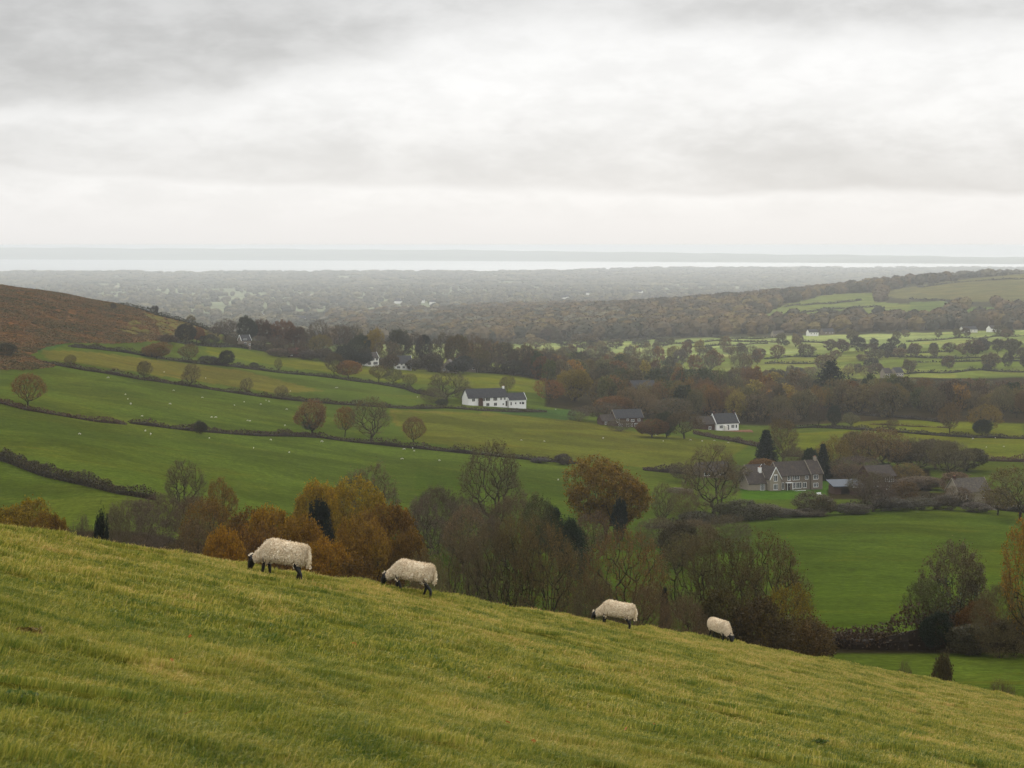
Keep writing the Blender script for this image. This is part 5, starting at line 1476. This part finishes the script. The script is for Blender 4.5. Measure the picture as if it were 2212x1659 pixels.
    V += [(520, 742, 30, 'shrub', (.08, .07, .03)), (548, 738, 34, 'sparse', (.12, .09, .03)), (624, 745, 34, 'sparse', (.10, .07, .04)), (655, 748, 30, 'shrub', (.09, .06, .03)), (786, 752, 34, 'dense', (.05, .045, .02)), (1000, 768, 44, 'dense', (.035, .035, .02)), (1030, 772, 44, 'sparse', (.08, .06, .035)), (942, 765, 34, 'shrub', (.08, .06, .035))]
    r = random.Random(21)
    for i, (cx, top, w, k, c) in enumerate(V):
        kk = {'sparse': 'sparse', 'dense': 'dense', 'bare': 'bare', 'oak': 'oak', 'shrub': 'shrub'}[k]
        D = 1215 + r.uniform(0, 55) if top < 740 else 1160 + r.uniform(0, 10) if top > 741 else 1190
        if cx > 1000: D += 30
        tree(kk, cx, top, w, D=D, color=c, label='%s %s of the village, %s' % (col_w(c), 'shrub' if k == 'shrub' else 'leafless tree' if k == 'bare' else 'tree', where(cx)), group='trees round the village houses')
mid_trees()

def wood_trees():
    """the brown wood across the middle: every tree on its own"""
    r = random.Random(33); pal = [BROWN, (.11, .07, .042), (.10, .075, .038), (.085, .065, .045), (.14, .07, .025), OLIVE, (.12, .08, .028), (.075, .06, .032), (.21, .10, .018), (.040, .045, .020), (.12, .058, .022), (.20, .14, .03), (.09, .085, .03)]
    names = ['brown', 'dull brown', 'olive brown', 'grey brown', 'reddish brown', 'olive', 'tawny', 'dark brown', 'orange', 'dark green', 'russet', 'golden', 'green brown']
    # zones: x range, foot distance range, height range, number
    zones = [('behind the white longhouse', 1150, 1330, 1040, 1330, 13, 17, 22), ('behind the brick house', 1290, 1530, 930, 1000, 14, 18, 16),
             ('behind the white cottage', 1480, 1720, 950, 1040, 13, 18, 20), ('below the cedar', 1680, 1930, 975, 1080, 13, 17, 22),
             ('right of the cedar', 1900, 2270, 955, 1080, 12, 17, 44), ('deep in the middle', 1300, 1760, 1060, 1260, 14, 19, 36),
             ('on the far edge', 1000, 1420, 1340, 1500, 14, 20, 30), ('on the far edge', 1400, 1680, 1300, 1460, 11, 15, 14), ('between the village and the bright fields', 1180, 1640, 1560, 2020, 12, 17, 44), ('along the near edge of the bright fields', 1600, 1900, 1480, 1560, 7, 10, 14), ('deep on the right', 1780, 2260, 1120, 1260, 8, 12, 18)]
    for where, x0, x1, d0, d1, h0, h1, n in zones:
        for i in range(n):
            ox = x0 + (x1 - x0) * (i + r.uniform(.1, .9)) / n
            D = r.uniform(d0, d1); X, Y, Z = at(ox, D); h = r.uniform(h0, h1); ci = r.randrange(len(pal)); pc = (pal[ci][0] * 1.25, pal[ci][1] * 1.4, pal[ci][2] * 1.3)
            kind = 'farbare' if r.random() < .45 else 'far'
            if D < 1100 and r.random() < .6: kind = 'sparse' if kind == 'far' else 'bare'
            plant(kind, X, Y, Z, h, r.uniform(9, 15), pc, '%s tree in the wood %s' % (names[ci], where), 'trees of the brown wood ' + where, name='woodland_tree')
    # scattered trees over the bright valley fields
    S = [(125, 690, 50, 30), (680, 755, 100, 80), (570, 765, 90, 60), (850, 745, 130, 80), (1010, 715, 90, 70), (1080, 720, 100, 80), (1180, 705, 120, 90), (1280, 700, 70, 60), (1370, 745, 120, 80), (1530, 730, 90, 60), (1650, 725, 70, 50), (1750, 728, 90, 60), (1900, 725, 120, 90), (1970, 715, 70, 60), (2080, 712, 60, 50), (2150, 725, 110, 90), (2120, 800, 70, 90), (1985, 852, 60, 40), (790, 682, 60, 80), (735, 698, 50, 30), (450, 722, 70, 50), (2020, 830, 40, 30), (1525, 830, 50, 40), (1710, 828, 45, 30), (1440, 760, 90, 60), (1040, 770, 90, 50), (1300, 770, 120, 60), (1400, 700, 80, 60), (1470, 640, 60, 40), (380, 745, 80, 40), (250, 740, 80, 40), (2200, 760, 60, 60), (1850, 630, 70, 50), (2100, 640, 80, 50), (1200, 790, 90, 40), (960, 790, 60, 30), (20, 690, 50, 40), (520, 640, 60, 40)]
    Pp = [(z3(a, b), w / 2.765 * .96, h / 2.765 * .96) for a, b, w, h in S]
    S2 = [(1470, 655, 100, 70), (1620, 620, 90, 50), (1980, 640, 80, 50), (1800, 640, 60, 40), (2120, 645, 70, 40), (1700, 690, 180, 90), (1780, 700, 120, 70), (1400, 700, 120, 60), (1300, 690, 90, 40), (1560, 690, 120, 70), (2060, 700, 120, 50), (2180, 700, 100, 50), (1900, 705, 120, 60)]
    Pp += [(z2(a, b), w / 2.765 * .96, h / 2.765 * .96) for a, b, w, h in S2]
    tags = ['tawny', 'brown', 'dark brown', 'olive']; cols = [(.17, .12, .045), (.10, .07, .04), (.06, .05, .035), (.12, .105, .04)]
    for i, ((ox, oy), w, h) in enumerate(Pp):
        X, Y, Z = solve(ox, oy + h * .5, 1380, 2500); ci = r.randrange(4)
        plant('far', X, Y, Z, max(4, h * 1.05 * K / F * Y), w * K / F * Y, cols[ci], '%s round tree among the bright valley fields, %s' % (tags[ci], 'left part' if ox < 1650 else 'middle part' if ox < 1950 else 'right part'), 'trees standing in the bright valley fields', name='field_tree')
    n = 0
    for where, x0, x1, D0, m in (('in the row nearest the cedar', 1640, 2240, 1600, 8), ('in the middle row', 1860, 2240, 1830, 12), ('in the row nearest the ridge', 1640, 2240, 2150, 9)):
        for i in range(m):
            ox = x0 + (x1 - x0) * (i + r.uniform(0, 1)) / m; X, Y, Z = at(ox, D0 + r.uniform(-50, 50)); ci = r.randrange(4)
            h = r.uniform(7, 14); plant('far', X, Y, Z, h, h * r.uniform(.8, 1.4), cols[ci], '%s hedgerow tree of the bright valley, %s' % (tags[ci], where), 'hedgerow trees of the bright valley ' + where, name='hedgerow_tree')
    print('trees', TREE_N[0])
wood_trees()

# ------------------------------------------------------------------ hedges
def hedges():
    BH = (.070, .042, .022); DH = (.032, .030, .014)
    H = lambda lab, pts, h, w, c, rng, **k: hedge('hedge', lab, pts, h, w, c, rng=rng, seed=len(lab), **k)
    H('thick dark hedge curving down at the lower left, nearest of the field hedges', [(-30, 985), (30, 1003), (100, 1030), (180, 1048), (260, 1068), (335, 1082)], 1.9, 2.4, (.055, .044, .018), (250, 480), size=.22, bumps=.5, dens=7)
    H('long brown hedge under the second field, left piece', [(-20, 868), (60, 888), (140, 900), (210, 912), (272, 918)], 1.7, 2.0, (.085, .045, .025), (440, 800))
    H('long brown hedge under the second field, middle piece with bare trees', [(280, 915), (400, 930), (560, 942), (690, 946), (800, 960), (900, 970), (1000, 980), (1100, 990), (1250, 1004)], 2.0, 2.4, (.06, .038, .022), (440, 800), bumps=.5)
    H('dark bushy hedge between big round oak and tall rounded tree', [(1390, 1016), (1450, 1022), (1500, 1026)], 3.4, 3.2, (.065, .042, .028), (500, 800), bumps=.6)
    H('brown hedge climbing from the moor between second and third fields', [(95, 784), (180, 800), (300, 820), (400, 834), (520, 852), (640, 866), (760, 876), (850, 882)], 2.1, 2.4, (.065, .040, .022), (620, 1050), bumps=.5)
    H('hedge bank left of the longhouse garden', [(850, 882), (960, 882), (1040, 888), (1100, 890), (1180, 890)], 1.6, 2.2, (.065, .05, .025), (750, 1100))
    H('upper hedge with dark bushes between third and fourth fields', [(150, 750), (260, 760), (350, 776), (450, 788), (560, 800), (700, 815), (800, 828), (880, 842), (940, 858)], 2.1, 2.6, (.045, .034, .018), (800, 1200), bumps=.6)
    H('dark hedge along the foot of the village trees', [(350, 738), (440, 748), (560, 757), (700, 772), (800, 785), (950, 798), (1080, 808), (1180, 815)], 2.4, 3.0, (.038, .034, .018), (950, 1500), size=.5)
    H('dark hedge along the moor skyline', [(255, None, 1330), (330, None, 1330), (400, None, 1325), (470, None, 1310)], 3.2, 3.5, (.045, .045, .022), None, size=.6)
    H('tall dark hedge along the bottom of the large meadow', [(1640, 1392), (1740, 1398), (1850, 1402), (1960, 1404), (2080, 1400), (2260, 1398)], 3.3, 3.2, (.062, .038, .018), (180, 260), size=.22, bumps=.45, dens=8)
    H('dark hedge row rising along the top of the large meadow, left part', [(1400, 1142), (1480, 1138), (1560, 1130), (1640, 1118), (1720, 1110)], 3.0, 4.0, (.050, .042, .020), (380, 640), bumps=.6)
    H('dark hedge row along the top of the large meadow, right part', [(1720, 1110), (1800, 1104), (1880, 1100), (1960, 1096), (2040, 1092), (2120, 1098), (2260, 1112)], 2.4, 3.6, (.050, .040, .020), (380, 640), bumps=.6)
    H('neat hedge right of the leaning oak, running to the cypress', [(1500, 938), (1560, 950), (1620, 962), (1660, 970)], 2.0, 2.6, (.075, .045, .026), (650, 900))
    H('dark hedge in the right fields, nearer one with trees', [(1690, 925), (1760, 924), (1840, 928), (1930, 935), (2010, 940), (2100, 946), (2260, 950)], 2.0, 2.6, (.040, .030, .018), (740, 1000), bumps=.5)
    H('thin dark hedge in the right fields, farther one', [(1820, 893), (1900, 900), (1980, 906), (2050, 915)], 2.0, 2.6, (.045, .034, .022), (850, 1050))
    H('reddish hedge above the grey farmhouse, right side', [(2050, 992), (2120, 996), (2260, 1000)], 2.4, 2.8, (.105, .048, .032), (600, 800))
    H('reddish hedge between cypress and dark conifers', [(1690, 985), (1760, 990)], 2.4, 3.0, (.10, .058, .035), (600, 800))
    H('rusty hedge at the back of the right fields', [(1880, 918), (1960, 922), (2050, 925)], 1.2, 1.4, (.12, .075, .03), (800, 1000), bumps=.8, dens=2.5)
    Z = [([(0, 705), (300, 682), (600, 690), (740, 694)], 'first'), ([(150, 722), (380, 716), (620, 704)], 'second'), ([(0, 662), (260, 660), (480, 672), (720, 668)], 'third'), ([(1480, 692), (1800, 668), (2212, 655)], 'fourth'), ([(1380, 782), (1800, 797), (2212, 792)], 'fifth'), ([(600, 828), (960, 826)], 'sixth'), ([(1380, 892), (1700, 887), (1950, 868), (2212, 880)], 'seventh'), ([(1540, 820), (1900, 812), (2212, 812)], 'eighth'), ([(600, 800), (820, 782), (1000, 790)], 'ninth'), ([(1280, 730), (1500, 760), (1760, 752)], 'tenth'), ([(780, 690), (960, 700), (1250, 720)], 'eleventh')]
    W = {'first': 'bright field hedge above the brown wood, left of centre', 'second': 'short bright field hedge below the longer one', 'third': 'hedge along the foot of the wooded ridge, left half', 'fourth': 'hedge along the foot of the wooded ridge, right half', 'fifth': 'hedge across the right bright fields, upper', 'sixth': 'short hedge in the bright fields left of the cedar', 'seventh': 'hedge across the right bright fields, lowest', 'eighth': 'hedge across the right bright fields, middle', 'ninth': 'hedge between bright fields above the cedar', 'tenth': 'hedge behind the row of round field trees', 'eleventh': 'hedge under the white farmhouse of the ridge'}
    for P, k in Z: H(W[k], [z3(*p) for p in P], 2.6, 3.2, (.045, .038, .022), (1380, 2500), size=.9, dens=3.5)
    for P, lab in [([(1180, 690), (1430, 672)], 'leftmost hedge of the bright fields'), ([(900, 640), (1200, 628), (1420, 650)], 'hedge at the far left corner of the bright fields'), ([(1560, 640), (1900, 655), (2150, 668)], 'hedge between bright fields in the centre distance'), ([(1900, 690), (2212, 682)], 'lower hedge between bright fields in the centre distance'), ([(1180, 660), (1400, 655)], 'short hedge in the left bright field')]:
        H(lab, [z2(*p) for p in P], 2.6, 3.2, (.045, .038, .022), (1380, 2550), size=.9, dens=3.5)
    for P, lab in [([(790, 512), (1000, 492), (1300, 470)], 'lower hedge across the ridge fields'), ([(720, 474), (1000, 455), (1200, 430)], 'upper hedge across the ridge fields'), ([(1500, 425), (1750, 440), (1900, 455)], 'hedge right of the ridge fields'), ([(1550, 352), (1800, 322), (2212, 300)], 'faint hedge on the open hilltop')]:
        H(lab, [z3(*p) for p in P], 3.5, 4, (.05, .045, .03), (2400, 4600), size=1.6, dens=4)
hedges()

# ------------------------------------------------------------------ far woods: past counting
def far_wood_clumps(seed, conif=False, m_='farleaf'):
    r = np.random.RandomState(seed); n = 150
    p = r.normal(size=(n, 3)); p /= np.linalg.norm(p, axis=1, keepdims=True); p *= r.uniform(.6, 1.0, (n, 1)); p[:, 2] = p[:, 2] * .44 + .52; p[:, :2] *= .5
    if conif: p[:, :2] *= np.clip(1.15 - p[:, 2:3], .1, 1)
    c = cards(p, .13, r, aspect=1.2); parts = [(c[0], c[1], c[2], 0, r.rand(n))]
    # leafy core
    m = 10; a = np.arange(m) * 6.283 / m; rings = []
    for z, q in ((0, .30), (.12, .36), (.3, .44), (.55, .46), (.78, .33), (.93, .08)):
        k = q * r.uniform(.85, 1.15, m); rings.append(np.stack([np.cos(a) * k, np.sin(a) * k, np.full(m, z)], 1))
    V = np.concatenate(rings) + r.normal(size=(60, 3)) * .025; i = np.arange(5)[:, None] * m + np.arange(m)[None]; j = np.arange(5)[:, None] * m + (np.arange(m)[None] + 1) % m
    q = np.stack([i, j, j + m, i + m], -1).reshape(-1); parts.append((V, q, np.full(len(q) // 4, 4), 0, r.rand(len(q) // 4)))
    V, Fc, S, I, R = combine(parts)
    return bpy.data.objects.new('c', mesh_np('c', V, Fc, S, [M[m_]], attrs={'rnd': ('FACE', 'FLOAT', R)}))
def farleaf(g, st=None):
    oi = g.new('ShaderNodeObjectInfo'); at_ = g.new('ShaderNodeAttribute'); at_.attribute_name = 'rnd'
    pos = g.new('ShaderNodeNewGeometry').outputs['Position']
    n = g.noise(pos, .0035, 4, .6)
    f = g.m('ADD', g.m('MULTIPLY', oi.outputs['Random'], .75), g.m('MULTIPLY', g.m('SUBTRACT', n, .5), 1.0), clamp=True)
    c = g.ramp(f, st or [(0, (.045, .044, .028)), (.22, (.070, .058, .036)), (.45, (.100, .074, .042)), (.62, (.125, .084, .038)), (.8, (.14, .11, .042)), (1, (.18, .14, .06))])
    v = g.m('ADD', .8, g.m('MULTIPLY', at_.outputs['Fac'], .45))
    return bsdf(g, g.vm('MULTIPLY', c, g.xyz(v, v, v)), .9, .05)
M['farleaf'] = mat('far_leaves', farleaf)
M['plainleaf_hazed'] = mat('plain_leaves_hazed', lambda g: farleaf(g, [(0, (.070, .072, .055)), (.3, (.10, .095, .07)), (.55, (.135, .12, .08)), (.8, (.17, .15, .085)), (1, (.23, .20, .11))]))  # paler, greyer copy of the far leaves: haze put into the colour

def far_woods():
    r = np.random.RandomState(77)
    wnA = wave_noise(31, 16, 200, 900)
    def spots(n, x0, x1, d0, d1, accept, pw=1.0):
        X = []
        xp = r.uniform(x0, x1, n); D = np.exp(r.uniform(math.log(d0), math.log(d1), n)) 
        Xw = (xp - 512) / F * D; ok = accept(xp, D, Xw); return Xw[ok], D[ok]
    def ridge_ok(xp, D, Xw):
        z = gz(Xw, D); px = xp / K; py = (HZ - F * z / D) / K
        ok = np.ones(len(D), bool)
        for poly, c in RIDGE_FIELDS: ok &= ~in_poly(px, py, poly) & ~(in_poly(px, py - 6, poly) & (r.rand(len(D)) < .95)) & ~(in_poly(px, py - 12, poly) & (r.rand(len(D)) < .9)) & ~(in_poly(px, py - 19, poly) & (r.rand(len(D)) < .75))
        # open hilltop beyond the last trees
        return ok
    X1, D1 = spots(7500, 330, 1150, 2380, 4500, lambda a, b, c: ridge_ok(a, b, c) & ((b < 4050) | (a < 950)))
    cl0 = [far_wood_clumps(5 + i) for i in range(5)] + [far_wood_clumps(15, True)]; cl1 = [far_wood_clumps(5 + i, False, 'plainleaf_hazed') for i in range(5)] + [far_wood_clumps(15, True, 'plainleaf_hazed')]
    def put(name, X, D, hs, ws, label, cone=.04):
        z = gz(X, D); n = len(X); h = r.uniform(*hs, n); w = h * r.uniform(*ws, n)
        idx = r.randint(0, 5, n); idx[r.rand(n) < cone] = 5; w[idx == 5] *= .5
        scatter(name, np.column_stack([X, D, z - .5]), np.column_stack([np.zeros(n), np.zeros(n), r.uniform(0, 6.28, n)]), np.column_stack([w, w, h]),
                [c.copy() for c in (cl0 if name == 'ridge_wood' else cl1)], label, idx=idx, cat='wood')
        print(name, n)
    put('ridge_wood', X1, D1, (11, 22), (.95, 1.35), 'autumn wood covering the ridge beyond the bright fields')
    def plain_ok(xp, D, Xw):
        ff = far_field(Xw, D); w = ff <= .45
        sx = Xw + 180 * np.sin(D / 610.); sy = D + 150 * np.sin(Xw / 420.)
        edge = (np.abs((sx / 240) % 1 - .5) > .44) | (np.abs((sy / 330) % 1 - .5) > .44)
        return (w & (r.rand(len(D)) < .5)) | edge & (r.rand(len(D)) < .75)
    X2, D2 = spots(30000, -60, 1090, 2560, 9000, lambda a, b, c: plain_ok(a, b, c) & ((b > 4300) | (a < 640)))
    put('plain_woodland', X2, D2, (9, 20), (.9, 1.8), 'hazy woods and hedgerow trees spread over the coastal plain', .02)
    X3, D3 = spots(9000, -60, 1090, 9000, 17500, lambda a, b, c: (far_field(c, b) <= .8) & (gz(c, b) > -199.9))
    put('coast_woodland', X3, D3, (12, 22), (1.8, 5.0), 'faint woods near the shore', 0)
    # the last trees before the hilltop skyline, and on the brow
    X4, D4 = spots(260, 560, 960, 3750, 4150, ridge_ok)
    # bracken and gorse clumps on the moor
    n = 60000; xp = r.uniform(-60, 225, n); D = r.uniform(660, 1420, n); Xw = (xp - 512) / F * D; z = gz(Xw, D); px = xp / K; py = (HZ - F * z / D) / K
    ok = in_poly(px, py, COVER[0][4]) | (in_poly(px, py, COVER[1][4]) & (r.rand(n) < .10)); ok &= (wave_noise(8, 14, 8, 50)(Xw, D) + r.normal(size=n) * .4) > -.5
    Xw, D, z = Xw[ok], D[ok], z[ok]; m = len(D)
    def brack(seed):
        q = np.random.RandomState(seed); k = 46; p = q.normal(size=(k, 3)) * np.array([.33, .33, .16]); p[:, 2] = np.abs(p[:, 2]) + .05
        c = cards(p, .34, q, flat=.3, aspect=1.5); return bpy.data.objects.new('b', mesh_np('b', c[0], c[1], c[2], [M['bracken']], attrs={'rnd': ('FACE', 'FLOAT', q.rand(k))}))
    s = r.uniform(.6, 1.5, m)
    scatter('bracken', np.column_stack([Xw, D, z]), np.column_stack([np.zeros(m), np.zeros(m), r.uniform(0, 6.28, m)]), np.column_stack([s * 1.3, s * 1.3, s * .8]), [brack(i) for i in range(4)], 'russet bracken covering the moor hillside', cat='bracken')
    print('bracken', m)
def bracken(g):
    oi = g.new('ShaderNodeObjectInfo'); at_ = g.new('ShaderNodeAttribute'); at_.attribute_name = 'rnd'
    pos = g.new('ShaderNodeNewGeometry').outputs['Position']
    n = g.noise(pos, .03, 5, .65)
    f = g.m('ADD', g.m('MULTIPLY', oi.outputs['Random'], .4), g.m('ADD', g.m('MULTIPLY', at_.outputs['Fac'], .25), g.m('MULTIPLY', g.m('SUBTRACT', n, .5), 1.5)), clamp=True)
    c = g.ramp(f, [(0, (.060, .055, .022)), (.25, (.105, .075, .030)), (.5, (.17, .088, .032)), (.75, (.21, .108, .038)), (1, (.24, .155, .05))])
    return bsdf(g, c, .9, .05)
M['bracken'] = mat('bracken_fronds', bracken)
far_woods()

# ------------------------------------------------------------------ the air
def haze():
    b = MB(); b.box(-34000, 34000, -60, 46000, -330, 2)
    me = bpy.data.meshes.new('haze'); me.from_pydata(b.V, [], b.F)
    m = bpy.data.materials.new('haze_air'); m.use_nodes = True; nt = m.node_tree; nt.nodes.clear()
    o = nt.nodes.new('ShaderNodeOutputMaterial'); v = nt.nodes.new('ShaderNodeVolumePrincipled')
    v.inputs['Color'].default_value = (.765, .795, .83, 1); v.inputs['Density'].default_value = HAZE_D
    v.inputs['Anisotropy'].default_value = .5
    nt.links.new(v.outputs[0], o.inputs['Volume'])
    me.materials.append(m)
    ob = link('haze', me); tag(ob, 'thin grey haze between the near fields and the coast', 'haze', kind='stuff')
HAZE_D = 7.6e-5
haze()
